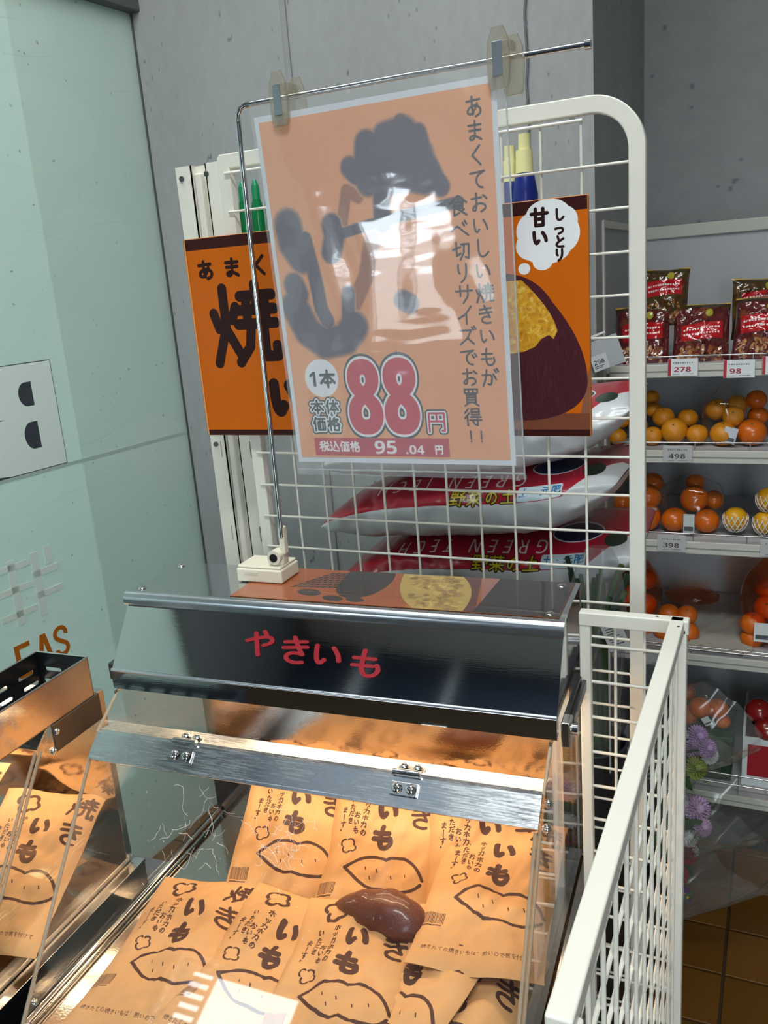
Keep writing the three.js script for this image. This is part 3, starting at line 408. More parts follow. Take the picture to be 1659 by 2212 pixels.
const cardPrint = canvas(CW, CH, (c) => {
  c.fillStyle = '#eda878'; c.fillRect(0, 0, CW, CH);
  for (let i = 0; i < 500; i++) { c.fillStyle = `rgba(${rnd() < 0.5 ? '214,136,84' : '240,178,130'},${rr(0.03, 0.1)})`; c.fillRect(rnd() * CW, rnd() * CH, rr(1, 3), rr(80, 500)); }
  // soft-edged brush lettering of the background print, sleeve haze mixed into its colour
  const strokes = [], soft = (pts, w, brown) => strokes.push([pts, w, brown]);
  soft([[395, 215], [425, 245]], 66); soft([[480, 140], [462, 250], [470, 280]], 84); soft([[565, 130], [640, 120], [660, 170], [560, 200], [640, 230], [700, 210]], 96); soft([[632, 84], [640, 120]], 52);
  soft([[700, 130], [712, 180]], 60); soft([[735, 240], [760, 300], [780, 330]], 60); soft([[490, 260], [560, 290], [640, 280], [720, 300]], 84); soft([[524, 283], [518, 440]], 58);
  soft([[282, 470], [420, 446], [600, 420], [850, 392]], 34); soft([[285, 425], [292, 470], [270, 530]], 74); soft([[420, 330], [370, 300], [320, 480]], 40, true);
  soft([[470, 480], [420, 640], [330, 780]], 56, true); soft([[75, 405], [85, 480], [125, 540]], 104); soft([[150, 470], [180, 640], [190, 760], [215, 810]], 52);
  soft([[70, 650], [85, 690]], 80); soft([[60, 740], [110, 850], [190, 905], [290, 890], [340, 840]], 104); soft([[330, 700], [312, 850]], 50); soft([[580, 745], [606, 760]], 66);
  const mix = (a, b, t) => `rgb(${a.map((v, k) => Math.round(v + (b[k] - v) * t)).join(',')})`;
  c.lineCap = c.lineJoin = 'round';
  for (const br of [true, false]) for (let i = 7; i >= 0; i--) for (const [pts, w, brown] of strokes) { if (!!brown !== br) continue; c.strokeStyle = mix([237, 168, 120], br ? [170, 112, 86] : [96, 88, 106], Math.min(1, (8 - i) / 6)); c.lineWidth = w * (0.95 + 0.07 * i); c.beginPath(); pts.forEach((q, j) => (j ? c.lineTo(...q) : c.moveTo(...q))); c.stroke(); }
  const ink = '#3e3038';
  write(c, 'あまくておいしい焼きいもが', 890, 30, 80, 8, { down: true, gap: 1.045, color: ink });
  write(c, '食べ切りサイズでお買得', 806, 368, 80, 8, { down: true, gap: 1.03, color: ink });
  write(c, '！！', 806, 1288, 54, 8, { gap: 0.85, color: ink });
  c.fillStyle = '#eef1f4'; c.beginPath(); c.arc(151, 1055, 84, 0, 7); c.fill();
  c.fillStyle = '#3c4a4c'; c.font = 'bold 92px sans-serif'; c.fillText('1', 84, 1090); write(c, '本', 140, 1018, 80, 13, { color: '#3c4a4c' });
  for (const [w, col] of [[34, '#37484c'], [22, '#f2f4f6'], [9, '#37484c']]) { write(c, '本体', 78, 1150, 66, w, { gap: 1.12, color: col }); write(c, '価格', 78, 1228, 66, w, { gap: 1.12, color: col }); }
  c.lineJoin = 'round'; c.save(); c.translate(262, 1300); c.scale(0.83, 1.12); c.font = 'bold 380px sans-serif';
  for (const [w, col] of [[58, '#37484c'], [38, '#f2f4f6'], [18, '#cf3a55']]) { c.lineWidth = w; c.strokeStyle = col; c.strokeText('88', 6, -6); } c.fillStyle = '#cf3a55'; c.fillText('88', 6, -6); c.restore();
  for (const [w, col] of [[34, '#37484c'], [21, '#f2f4f6'], [9, '#cf3a55']]) write(c, '円', 636, 1204, 96, w, { color: col });
  c.fillStyle = '#c23a50'; c.fillRect(76, 1324, 656, 82); write(c, '税込価格', 98, 1338, 50, 7, { color: '#f4f4f4' });
  c.fillStyle = '#f4f4f4'; c.save(); c.translate(376, 1394); c.scale(1.25, 1); c.font = 'bold 82px sans-serif'; c.fillText('95', 0, 0); c.font = 'bold 54px sans-serif'; c.fillText('.04', 118, 0); c.restore(); write(c, '円', 664, 1352, 42, 7, { color: '#f4f4f4' });
});
{
  const zc = -0.97, cx = -0.438, cy = -0.012, w = 0.290, h = 0.414;
  const o = thing('price_card', 'orange 88 yen price card in a clear plastic sleeve', 'price card', [cx, EYE + cy, zc], 0);
  o.rotation.x = 3.0 * R; o.rotation.y = 0.2 * R;
  const wave = (x, y) => 0.0022 * Math.sin(x * 9 + 0.4) * Math.cos(y * 6) + 0.0007 * noise(x * 14, y * 8) + 0.00009 * noise(x * 14, y * 90);
  const bend = (g, off) => { const p = g.attributes.position; for (let i = 0; i < p.count; i++) p.setZ(i, p.getZ(i) + wave(p.getX(i), p.getY(i)) + off); g.computeVertexNormals(); return g; };
  mesh('backing_sheet', bend(plane(w + 0.012, h + 0.014, 40, 60), -0.0006), M(0xdfe6ec, 0.6), o);
  mesh('graphic_sheet', bend(plane(w, h, 40, 60), 0), M(0xffffff, 0.55, 0, { map: tex(cardPrint) }), o);
  const sleeve = at(plane(w + 0.026, h + 0.046, 60, 120), 0.004, -0.001, 0);
  mesh('sleeve', bend(sleeve, 0.0014), M(0xffffff, 0.05, 0, { transmission: 0.84, thickness: 0, ior: 1.9 }), o);  // white share of the sleeve adds haze standing in for reflected surroundings
  mesh('sleeve_seam', flat([at(box(w + 0.026, 0.0016, 0.002, 0), 0.004, -0.224, 0), at(box(0.0014, h + 0.046, 0.002, 0), 0.161, -0.001, 0)]), M(0xe8edf0, 0.3, 0, { transmission: 0.6, thickness: 0 }), o);
}
for (const [x, label] of [[-0.548, 'clear plastic clip at the left end of the price card'], [-0.281, 'clear plastic clip at the right end of the price card']]) {
  const o = thing('sign_clip', label, 'clip', [x, EYE + 0.187, -0.962], -6 * R, 'clips on the sign rod');
  const m = M(0xe6e2d8, 0.08, 0, { transmission: 0.82, thickness: 0, clearcoat: 1 });
  const s = new THREE.Shape([[-0.012, 0.004], [-0.0095, 0], [0.0095, 0], [0.012, 0.004], [0.014, 0.03], [0.012, 0.05], [0.006, 0.063], [-0.006, 0.063], [-0.012, 0.05], [-0.014, 0.03]].map((q) => new THREE.Vector2(...q)));
  mesh('front_jaw', new THREE.ExtrudeGeometry(s, { depth: 0.004, bevelEnabled: true, bevelSize: 0.001, bevelThickness: 0.001, bevelSegments: 1 }).translate(0, 0, 0.006), m, o);
  mesh('rear_jaw', new THREE.ExtrudeGeometry(s, { depth: 0.004, bevelEnabled: true, bevelSize: 0.001, bevelThickness: 0.001, bevelSegments: 1 }).translate(0.004, -0.003, -0.026), m, o);
  mesh('bridge', at(box(0.02, 0.012, 0.02, 0.002), 0.002, 0.045, -0.008), m, o); o.scale.set(0.86, 0.92, 1);
  mesh('spring_plate', at(box(0.0125, 0.036, 0.0014, 0.0004), 0, 0.03, 0.0118), M(0xaab2ba, 0.35, 0.8), o);
}

// ---------- mesh panel with poster, rack upright, bottles ----------
function roundFrame(x0, x1, y0, y1, t, r, d) {
  const s = new THREE.Shape(), i = new THREE.Path();
  s.moveTo(x0, y0); s.lineTo(x1, y0); s.lineTo(x1, y1 - r); s.absarc(x1 - r, y1 - r, r, 0, Math.PI / 2); s.lineTo(x0 + 0.004, y1); s.lineTo(x0, y1 - 0.004); s.closePath();
  const q = r - t; i.moveTo(x0 + t, y0 + t); i.lineTo(x0 + t, y1 - t); i.lineTo(x1 - r, y1 - t); for (let k = 0; k <= 12; k++) { const a = Math.PI / 2 * (1 - k / 12); i.lineTo(x1 - r + q * Math.cos(a), y1 - r + q * Math.sin(a)); } i.lineTo(x1 - t, y0 + t); i.closePath(); s.holes.push(i);
  return new THREE.ExtrudeGeometry(s, { depth: d, bevelEnabled: true, bevelSize: 0.0015, bevelThickness: 0.0015, bevelSegments: 2, curveSegments: 16 });
}
{
  const o = thing('wire_grid_screen', 'tall white wire mesh screen with rounded corner behind the warmer', 'mesh screen', [-0.45, 0, -1.1], 0);
  const X = 0.45;
  mesh('frame', roundFrame(-0.742 + X, -0.155 + X, 0.0, EYE + 0.190, 0.0165, 0.062, 0.012).translate(0, 0.0, -0.012), whitePaint, o);
  for (let k = 0; k < 10; k++) { const x = -0.2275 - 0.0489 * k; mesh('wire', rod(V(x + X, 0.02, 0.002), V(x + X, EYE + 0.166, 0.002), 0.0019, 6), whitePaint, o); }
  for (let k = 0; k < 33; k++) { const y = EYE + 0.113 - 0.0502 * k; if (y > 0.03) mesh('wire', rod(V(-0.73 + X, y, 0.0055), V(-0.172 + X, y, 0.0055), 0.0019, 6), whitePaint, o); }
  mesh('wire', rod(V(-0.73 + X, EYE + 0.165, 0.0055), V(-0.225 + X, EYE + 0.165, 0.0055), 0.0022, 6), whitePaint, o);
  mesh('shelf_board', bx(-0.80 + X, -0.29 + X, EYE + 0.0, EYE + 0.008, -0.26, -0.016, 0.002), whitePaint, o);
}
const posterPrint = canvas(2000, 1000, (c, w, h) => {
  c.fillStyle = '#d06606'; c.fillRect(0, 0, w, h);
  c.fillStyle = '#3a1512'; c.fillRect(0, 0, w, 54); c.fillRect(0, 972, w, 28);
  const ink = '#2c1110'; write(c, 'あまくて', 56, 104, 112, 17, { gap: 1.42, color: ink, sy: 100 });
  write(c, 'おいしい', 720, 104, 112, 17, { gap: 1.42, color: ink, sy: 100 });
  write(c, '焼', 90, 226, 410, 54, { color: ink, sy: 430 }); write(c, 'き', 560, 260, 330, 66, { color: ink }); write(c, 'い', 400, 690, 190, 60, { color: ink, sy: 240 }); write(c, 'も', 900, 560, 320, 66, { color: ink });
  // potato photo print
  c.fillStyle = '#7c4630'; c.fillRect(1300, 900, 700, 72); c.fillStyle = '#8d5a44'; c.beginPath(); c.moveTo(1960, 900); c.lineTo(2000, 700); c.lineTo(2000, 900); c.fill();
  c.fillStyle = '#4a1f28'; c.beginPath(); c.moveTo(1500, 300); c.bezierCurveTo(1700, 250, 1800, 330, 1850, 420); c.bezierCurveTo(1930, 520, 1992, 640, 1992, 760); c.bezierCurveTo(1990, 860, 1900, 920, 1740, 930); c.lineTo(1500, 930); c.fill();
  c.save(); c.clip(); for (let i = 0; i < 1500; i++) { c.strokeStyle = `rgba(${rnd() < 0.6 ? '30,10,18' : '130,66,72'},${rr(0.08, 0.3)})`; c.lineWidth = rr(1, 3); const x = rr(1520, 2000), y = rr(380, 930); c.beginPath(); c.moveTo(x, y); c.lineTo(x + rr(-6, 10), y + rr(10, 34)); c.stroke(); } c.restore();
  c.fillStyle = '#d39c2a'; c.beginPath(); c.moveTo(1500, 320); c.lineTo(1720, 318); c.bezierCurveTo(1780, 380, 1850, 460, 1868, 540); c.lineTo(1850, 575); c.lineTo(1832, 556); c.lineTo(1800, 570); c.lineTo(1770, 604); c.lineTo(1720, 624); c.lineTo(1500, 650); c.fill();
  c.save(); c.clip(); for (let i = 0; i < 700; i++) { const x = rr(1520, 1880), y = rr(300, 640); c.fillStyle = `rgba(${['250,220,100', '164,96,24', '236,178,60', '196,120,34', '255,240,170'][rnd() * 5 | 0]},${rr(0.12, 0.42)})`; c.beginPath(); c.ellipse(x, y, rr(3, 17), rr(2, 11), rnd() * 3, 0, 7); c.fill(); } c.restore();
  // speech bubble
  c.fillStyle = '#eef0f2'; for (const [x, y, rx, ry] of [[1840, 60, 92, 62], [1790, 120, 86, 80], [1880, 140, 90, 86], [1830, 200, 100, 60], [1770, 180, 70, 60], [1900, 90, 62, 60], [1812, 250, 42, 34], [1733, 272, 26, 24]]) { c.beginPath(); c.ellipse(x, y, rx, ry, 0, 0, 7); c.fill(); }
  write(c, '甘い', 1764, 30, 78, 15, { down: true, gap: 1.05, color: '#2c1512' }); write(c, 'しっとり', 1858, 40, 54, 10, { down: true, gap: 0.98, color: '#2c1512' });
});
{
  const o = thing('poster_board', 'orange roast sweet potato poster board behind the price card', 'poster', [-0.5105, EYE - 0.0635, -1.0805], 0);
  mesh('board', at(box(0.589, 0.290, 0.008, 0.002, 2), 0, 0, -0.001), M(0xc8751c, 0.5), o);
  mesh('printed_face', at(plane(0.587, 0.288), 0, 0, 0.0036), M(0xffffff, 0.6, 0, { map: tex(posterPrint), specularIntensity: 0.25, clearcoat: 0.2, clearcoatRoughness: 0.08 }), o);
  mesh('laminate_edge', at(box(0.002, 0.288, 0.0015, 0.0006), -0.291, 0, 0.0044), M(0xe9a25c, 0.15), o);
}
{ // slotted rack upright
  const o = thing('rack_upright', 'white slotted steel rack upright left of the mesh panel', 'rack post', [-0.83, 0, -1.2], 0);
  const T = EYE + 0.2, plate = (x0, x1) => { const s = new THREE.Shape([[x0, 0], [x1, 0], [x1, T], [x0, T]].map((q) => new THREE.Vector2(...q))), m = (x0 + x1) / 2; for (let y = 0.08; y < T - 0.04; y += 0.15) { const p = new THREE.Path([[m + 0.004, y], [m + 0.004, y + 0.028], [m + 0.0065, y + 0.028], [m + 0.0065, y]].map((q) => new THREE.Vector2(...q))); s.holes.push(p); } return new THREE.ExtrudeGeometry(s, { depth: 0.002, bevelEnabled: false }); };
  mesh('face_plate', plate(-0.061, -0.031), whitePaint, o); mesh('face_plate', plate(-0.004, 0.03), whitePaint, o);
  mesh('channel', flat([bx(-0.033, -0.031, 0, T, -0.014, 0.002, 0), bx(-0.004, -0.002, 0, T, -0.014, 0.002, 0), bx(-0.033, -0.002, 0, T, -0.016, -0.014, 0)]), whitePaint, o);
  mesh('channel_rib', bx(-0.030, -0.017, 0, T - 0.012, -0.014, -0.002, 0.003), whitePaint, o);
  mesh('back_plate', bx(-0.061, 0.03, 0, T, -0.03, -0.018, 0.001), whitePaint, o);
  for (const [x, y] of [[-0.05, T - 0.018], [-0.002, T - 0.016], [-0.05, EYE - 0.247]]) mesh('screw', at(new THREE.CylinderGeometry(0.0042, 0.0042, 0.003, 12).rotateX(Math.PI / 2), x, y, 0.003), darkSteel, o);
}
{ // bottles on the board behind the poster
  const greenM = M(0x1c9a5c, 0.12, 0, { transmission: 0.5, thickness: 0 }), capG = M(0x1f8a5e, 0.3);
  const prof = [[0, 0], [0.0095, 0], [0.0105, 0.004], [0.0105, 0.115], [0.0085, 0.13], [0.006, 0.138]].map((q) => new THREE.Vector2(...q));
  const g = new THREE.LatheGeometry(prof, 16), cg = new THREE.LatheGeometry([[0.0065, 0], [0.0065, 0.02], [0.003, 0.03], [0, 0.03]].map((q) => new THREE.Vector2(...q)), 14);
  [['leftmost', -0.815], ['middle', -0.79], ['rightmost', -0.765]].forEach(([w, x]) => { const o = thing('green_bottle', `slim green squeeze bottle behind the poster, ${w} of three`, 'bottle', [x + 0.005, EYE + 0.008, -1.26], 0, 'green bottles'); mesh('body', g, greenM, o); mesh('cap', at(cg.clone(), 0, 0.136, 0), capG, o); });
  const bm = M(0x1b2a78, 0.25), cm = M(0xe8e2a4, 0.4);
  const bp = [[0, 0], [0.0165, 0], [0.018, 0.004], [0.018, 0.095], [0.014, 0.118], [0.011, 0.124]].map((q) => new THREE.Vector2(...q));
  [['nearer to the wire edge', -0.338, -1.25, 1], ['half hidden by the price card', -0.365, -1.27, 0.94]].forEach(([w, x, z, s]) => { const o = thing('blue_bottle', `dark blue bottle with pale yellow cap, ${w}`, 'bottle', [x, EYE + 0.008, z], 0, 'blue bottles'); mesh('body', new THREE.LatheGeometry(bp, 20), bm, o); mesh('label', new THREE.CylinderGeometry(0.0184, 0.0184, 0.045, 20, 1, true).translate(0, 0.055, 0), M(0xcfd8e4, 0.5), o); mesh('cap', flat([new THREE.CylinderGeometry(0.0115, 0.0125, 0.03, 16).translate(0, 0.138, 0), new THREE.CylinderGeometry(0.0082, 0.0086, 0.022, 14).translate(0.001, 0.163, 0)]), cm, o); o.scale.setScalar(s); });
}

// ---------- soil bags behind the panel ----------
const soilPrint = canvas(1400, 1024, (c, w, h) => {          // u along the bag; v up its girth: 0.5 = facing the street, 0.75 = top
  c.fillStyle = '#dfe3e6'; c.fillRect(0, 0, w, h);
  const y = (v) => h * (1 - v);
  c.fillStyle = '#b3122e'; c.fillRect(0, y(0.90), w, h * (0.90 - 0.535)); c.fillRect(0, 0, w, 20);
  c.fillStyle = '#dfe3e6'; c.beginPath(); c.moveTo(1180, y(0.535)); c.lineTo(1400, y(0.74)); c.lineTo(1400, y(0.535)); c.fill();
  c.save(); c.translate(1010, y(0.655)); c.rotate(Math.PI); c.fillStyle = '#f0e8e8'; c.font = '84px sans-serif'; c.letterSpacing = '26px'; c.fillText('GREEN TECH', 0, 12); c.restore();
  for (const [lw, col] of [[17, '#2a1a12'], [7, '#d8c21c']]) write(c, '野菜の土', 685, y(0.60), 72, lw, { gap: 1.06, color: col });
  c.fillStyle = '#d6ecf6'; c.beginPath(); c.roundRect(990, y(0.602), 190, 66, 10); c.fill(); write(c, '土・元肥', 996, y(0.596), 42, 5, { gap: 1.08, color: '#2a7ab4' });
  c.fillStyle = '#142048'; c.beginPath(); c.ellipse(1120, y(0.70), 110, 46, 0, 0, 7); c.fill(); c.strokeStyle = '#e8edf4'; c.lineWidth = 6; c.stroke(); 
  c.fillStyle = '#14301e'; c.beginPath(); c.ellipse(1290, y(0.66), 46, 40, 0, 0, 7); c.fill(); c.fillStyle = '#e0e4a0'; c.font = 'bold 30px sans-serif';
});
function soilGeo(k) {
  const nu = 64, nv = 56, pos = [], uv = [], idx = [], Lb = 0.6, Db = 0.36, Tb = 0.128;
  for (let i = 0; i <= nu; i++) for (let j = 0; j <= nv; j++) {
    const u = i / nu, v = j / nv, th = (v - 0.5) * 2 * Math.PI, e = Math.pow(Math.max(0, 1 - Math.pow(Math.abs(2 * u - 1), 3.2)), 0.55), sg = Math.sign, c = Math.cos(th), s = Math.sin(th);
    const wr = 1 + 0.03 * noise(u * 5 + k * 9, v * 9) + 0.022 * noise(u * 22 + k, v * 6) * (0.3 + Math.abs(2 * u - 1)) + 0.012 * noise(u * 40, v * 16 + k);
    const z = Db / 2 * sg(c) * Math.pow(Math.abs(c), 0.75) * (0.9 + 0.1 * e) * wr, y = Tb / 2 * sg(s) * Math.pow(Math.abs(s), 0.8) * (e * 0.98 + 0.02) * wr + 0.05 * Math.pow(Math.max(0, 2 * u - 1), 3) - 0.028 * Math.pow(Math.max(0, 1 - 2 * u), 2);
    pos.push((u - 0.5) * Lb, y, z); uv.push(u, v);
  }
  for (let i = 0; i < nu; i++) for (let j = 0; j < nv; j++) { const a = i * (nv + 1) + j, b = a + nv + 1; idx.push(a, b, a + 1, b, b + 1, a + 1); }
  const g = new THREE.BufferGeometry(); g.setAttribute('position', new THREE.Float32BufferAttribute(pos, 3)); g.setAttribute('uv', new THREE.Float32BufferAttribute(uv, 2)); g.setIndex(idx); g.computeVertexNormals(); return g;
}
{
  const m = M(0xffffff, 0.3, 0, { map: tex(soilPrint), clearcoat: 0.3, clearcoatRoughness: 0.2 }); m.side = THREE.DoubleSide;
  [['top', -0.535, -0.302, -1.63, 2.5, 0], ['middle', -0.545, -0.430, -1.625, 3, 1], ['lowest', -0.52, -0.556, -1.63, 1, 2]].forEach(([w, x, y, z, a, k]) => {
    const o = solo('soil_bag', soilGeo(k), m, `red and white bag of potting soil, ${w} of the stack behind the mesh`, 'soil bag', [x, EYE + y, z], 'stacked soil bags'); o.rotation.z = a * R; o.rotation.y = [3, -1, 2][k] * R;
  });
  const o = thing('pallet_box', 'grey pallet box under the soil bags', 'box', [-0.53, 0, -1.63]);
  mesh('body', bx(-0.28, 0.13, 0, EYE - 0.625, -0.16, 0.16, 0.01), M(0x55585c, 0.7), o); mesh('lid', bx(-0.29, 0.14, EYE - 0.625, EYE - 0.615, -0.17, 0.17, 0.004), M(0x606468, 0.7), o);
}

// ---------- white mesh guard at the right of the warmer ----------
{
  const o = thing('mesh_guard', 'low white wire mesh guard at the right side of the warmer', 'mesh guard', [-0.1, 0, -0.7]);
  const T = EYE - 0.413, X = 0.1, Z = 0.7, lo = 0.06;
  mesh('top_rail', bx(-0.110 + X, -0.093 + X, T - 0.016, T, -1.006 + Z, -0.39 + Z, 0.002), whitePaint, o);
  mesh('top_rail', bx(-0.218 + X, -0.088 + X, T - 0.018, T, -1.008 + Z, -0.992 + Z, 0.002), whitePaint, o);
  mesh('bottom_rail', bx(-0.106 + X, -0.092 + X, lo, lo + 0.014, -1.0 + Z, -0.39 + Z, 0.002), whitePaint, o);
  mesh('bottom_rail', bx(-0.218 + X, -0.092 + X, lo, lo + 0.014, -1.006 + Z, -0.992 + Z, 0.002), whitePaint, o);
  for (const z of [-1.0, -0.398]) { mesh('post', bx(-0.106 + X, -0.090 + X, 0.0, T - 0.01, z - 0.008 + Z, z + 0.008 + Z, 0.002), whitePaint, o); }
  mesh('post', bx(-0.218 + X, -0.204 + X, 0, T - 0.01, -1.006 + Z, -0.994 + Z, 0.002), whitePaint, o);
  for (let k = 1; k < 21; k++) { const y = T - 0.046 - 0.05 * (k - 1); if (y < lo) break; mesh('wire', rod(V(-0.101 + X, y, -1.0 + Z), V(-0.101 + X, y, -0.398 + Z), 0.0021, 6), whitePaint, o); mesh('wire', rod(V(-0.212 + X, y, -1.0 + Z), V(-0.1 + X, y, -1.0 + Z), 0.0021, 6), whitePaint, o); }
  for (let k = 1; k < 12; k++) mesh('wire', rod(V(-0.097 + X, lo, -1.0 + Z + 0.05 * k), V(-0.097 + X, T - 0.014, -1.0 + Z + 0.05 * k), 0.0021, 6), whitePaint, o);
  for (const x of [-0.175, -0.14]) mesh('wire', rod(V(x + X, lo, -1.003 + Z), V(x + X, T - 0.016, -1.003 + Z), 0.0021, 6), whitePaint, o);
  for (const [x, z] of [[-0.125, -1.0], [-0.098, -0.975]]) mesh('chipped_paint', at(new THREE.CircleGeometry(0.002, 5).rotateX(-Math.PI / 2), x + X, T + 0.0003, z + Z), M(0x33302c, 0.7), o);
}

// ---------- store shelf with produce ----------
const SY = [-0.232, -0.435, -0.660, -0.955, -1.338], ZF = -2.1;
{
  const o = thing('store_shelf', 'grey white store shelf unit with five levels at the right', 'shelf unit', [0.6, 0, -2.33]);
  const X = -0.6, Z = 2.33, ivory = M(0xc9c8bd, 0.5), board = M(0xb9babc, 0.5);
  mesh('back_board', bx(-0.40 + X, 1.6 + X, 0.05, EYE + 0.06, -2.58 + Z, -2.565 + Z, 0.001), board, o);
  mesh('top_rail', bx(-0.41 + X, 1.6 + X, EYE + 0.055, EYE + 0.088, -2.585 + Z, -2.555 + Z, 0.003), ivory, o);
  mesh('kick_plate', bx(-0.39 + X, 1.6 + X, 0, 0.1, -2.2 + Z, -2.18 + Z, 0), M(0x1c1c1c, 0.7), o);
  SY.forEach((y, k) => {
    const b = mesh('shelf_board', bx(-0.385 + X, 1.6 + X, EYE + y - 0.022, EYE + y - 0.006, -2.56 + Z, ZF + Z + 0.002, 0.001), board, o);
    mesh('price_rail', bx(-0.375 + X, 1.6 + X, EYE + y - 0.034, EYE + y - 0.003, ZF + Z, ZF + Z + 0.006, 0.002), ivory, b);
    mesh('rail_groove', bx(-0.375 + X, 1.6 + X, EYE + y - 0.020, EYE + y - 0.0175, ZF + Z + 0.0055, ZF + Z + 0.0075, 0.0005), M(0x8d8d84, 0.6), b);
    const fh = k === 4 ? 0.05 : 0.014;
    mesh('front_wire', rod(V(-0.37 + X, EYE + y + fh, ZF + Z - 0.004), V(1.6 + X, EYE + y + fh, ZF + Z - 0.004), 0.002, 6), chrome, b);
    if (k > 2) mesh('front_wire', rod(V(-0.37 + X, EYE + y + fh * 0.45, ZF + Z - 0.004), V(1.6 + X, EYE + y + fh * 0.45, ZF + Z - 0.004), 0.002, 6), chrome, b);
    for (let x = -0.3; x < 0.5; x += 0.12) mesh('wire_post', rod(V(x + X, EYE + y - 0.005, ZF + Z - 0.004), V(x + X, EYE + y + fh, ZF + Z - 0.004), 0.0016, 6), chrome, b);
  });
  for (const [x, z1, yt] of [[-0.405, -1.97, 0.098], [-0.383, -2.08, 0.096]]) {        // wire end panels
    const s = mesh('end_frame', roundFrame(0, 0.48, -EYE + 0.02, yt, 0.014, 0.04, 0.01).rotateY(-Math.PI / 2).scale(1, 1, -1).translate(0, EYE, 0).rotateY(0), ivory, o);
    s.geometry.translate(x + X, 0, z1 + Z); s.geometry.index && s.geometry.setIndex(null); s.geometry.computeVertexNormals(); s.geometry.scale(1, 1, 1);
    for (let i = 1; i < 19; i++) mesh('end_wire', rod(V(x + X - 0.005, 0.05, z1 + Z - i * 0.0248), V(x + X - 0.005, EYE + yt - 0.012, z1 + Z - i * 0.0248), 0.0017, 5), ivory, s);
    for (let y = 0.1; y < EYE + yt - 0.03; y += 0.12) mesh('end_wire', rod(V(x + X - 0.007, y, z1 + Z - 0.01), V(x + X - 0.007, y, z1 + Z - 0.47), 0.0018, 5), ivory, s);
  }
}
// price tags
function tag(num, x, y, red, label, w = 0.066, h = 0.04, size = 62) {
  const t = tex(canvas(256, 160, (c) => { c.fillStyle = red ? '#dcdfe0' : '#b4b2b2'; c.fillRect(0, 0, 256, 160); if (red) { c.fillStyle = '#b01830'; c.fillRect(0, 0, 26, 160); } c.fillStyle = red ? '#a02238' : '#3c3838'; c.save(); c.translate(48, 122); c.scale(1.5, 1); c.font = `bold ${size}px sans-serif`; c.fillText(num, 0, 0); c.restore(); c.fillStyle = 'rgba(70,70,74,0.7)'; for (let i = 0; i < 9; i++) c.fillRect(42 + i * 20, 32, rr(8, 16), 12); c.fillRect(44, 140, 60, 6); c.fillRect(130, 138, 90, 6); }));
  const o = thing('price_tag', label, 'price tag', [x, EYE + y, ZF + 0.0105], 0, 'shelf price tags');
  mesh('card', box(w, h, 0.0012, 0.0005), M(0xd0d0d0, 0.5), o); mesh('printed_face', at(plane(w - 0.001, h - 0.001), 0, 0, 0.0009), M(0xffffff, 0.4, 0, { map: t }), o);
  o.rotation.x = -6 * R;
}
tag('278', -0.208, -0.242, true, 'white red edged shelf tag under the widest snack bag, reading 278');
tag('98', -0.088, -0.249, true, 'white shelf tag reading 98 with a red left edge');
tag('', -0.008, -0.243, true, 'red edged shelf tag cut off by the right edge of the photo, top shelf');
tag('498', -0.2175, -0.446, false, 'grey shelf tag reading 498 under the citrus');
tag('398', -0.229, -0.668, false, 'grey shelf tag reading 398 under the bagged persimmons');
tag('', 0.003, -0.668, false, 'grey shelf tag cut off by the right edge, under the netted fruit');
tag('', -0.275, -0.975, false, 'dark illegible shelf tag behind the white mesh guard');
{ // tilted sign clipped to the end panel
  const t = tex(canvas(256, 256, (c) => { c.fillStyle = '#a8adb0'; c.fillRect(0, 0, 256, 256); c.fillStyle = '#c6cacc'; c.fillRect(0, 120, 130, 136); c.fillStyle = '#34383c'; c.font = 'bold 54px sans-serif'; c.fillText('298', 14, 200); c.fillRect(14, 214, 80, 6); c.fillRect(14, 228, 60, 6); }));
  const o = thing('hanging_sign', 'tilted grey price sign clipped to the wire end panel', 'price sign', [-0.364, EYE - 0.193, -1.985], 10 * R);
  mesh('card', box(0.072, 0.068, 0.0014, 0.0005), M(0xb4b8ba, 0.5), o); mesh('printed_face', at(plane(0.07, 0.066), 0, 0, 0.001), M(0xffffff, 0.4, 0, { map: t }), o);
  mesh('clip_arm', at(box(0.05, 0.005, 0.004, 0.001), -0.01, 0.045, 0), M(0xd4d6d4, 0.3), o); o.rotation.z = 18 * R;
}
// snack bags
const snackTex = (a, gold) => tex(canvas(512, 512, (c, w, h) => {
  c.fillStyle = gold ? '#4a3514' : '#5a1a1c'; c.fillRect(0, 0, w, h);
  for (let i = 0; i < 60; i++) { c.fillStyle = `rgba(${['110,40,30', '40,16,14', '150,110,50'][rnd() * 3 | 0]},${rr(0.1, 0.4)})`; c.beginPath(); c.ellipse(rnd() * w, rnd() * h, rr(10, 70), rr(6, 40), rnd() * 3, 0, 7); c.fill(); }
  c.fillStyle = '#3a2c12'; c.fillRect(0, 0, w, 46); c.fillStyle = '#c8a23c'; c.fillRect(0, 0, w, 12);
  c.fillStyle = '#b8151c'; c.save(); c.rotate(-0.06); c.fillRect(60, 170 + a, 380, 140); c.fillStyle = '#f0dcd8'; for (let l = 0; l < 2; l++) for (let i = 0; i < 13; i++) c.fillRect(84 + i * 26, 208 + a + l * 44, rr(12, 22), 16); c.restore();
  for (let i = 0; i < 70; i++) { c.fillStyle = `rgba(${['196,140,84', '160,96,56', '220,180,120', '120,60,40'][rnd() * 4 | 0]},0.8)`; c.beginPath(); c.ellipse(rr(60, 450), rr(350 + a, 490), rr(8, 30), rr(6, 16), rnd() * 3, 0, 7); c.fill(); }
  c.fillStyle = '#a8a030'; c.beginPath(); c.arc(330, 90 + a * 0.3, 34, 0, 7); c.fill();
}));
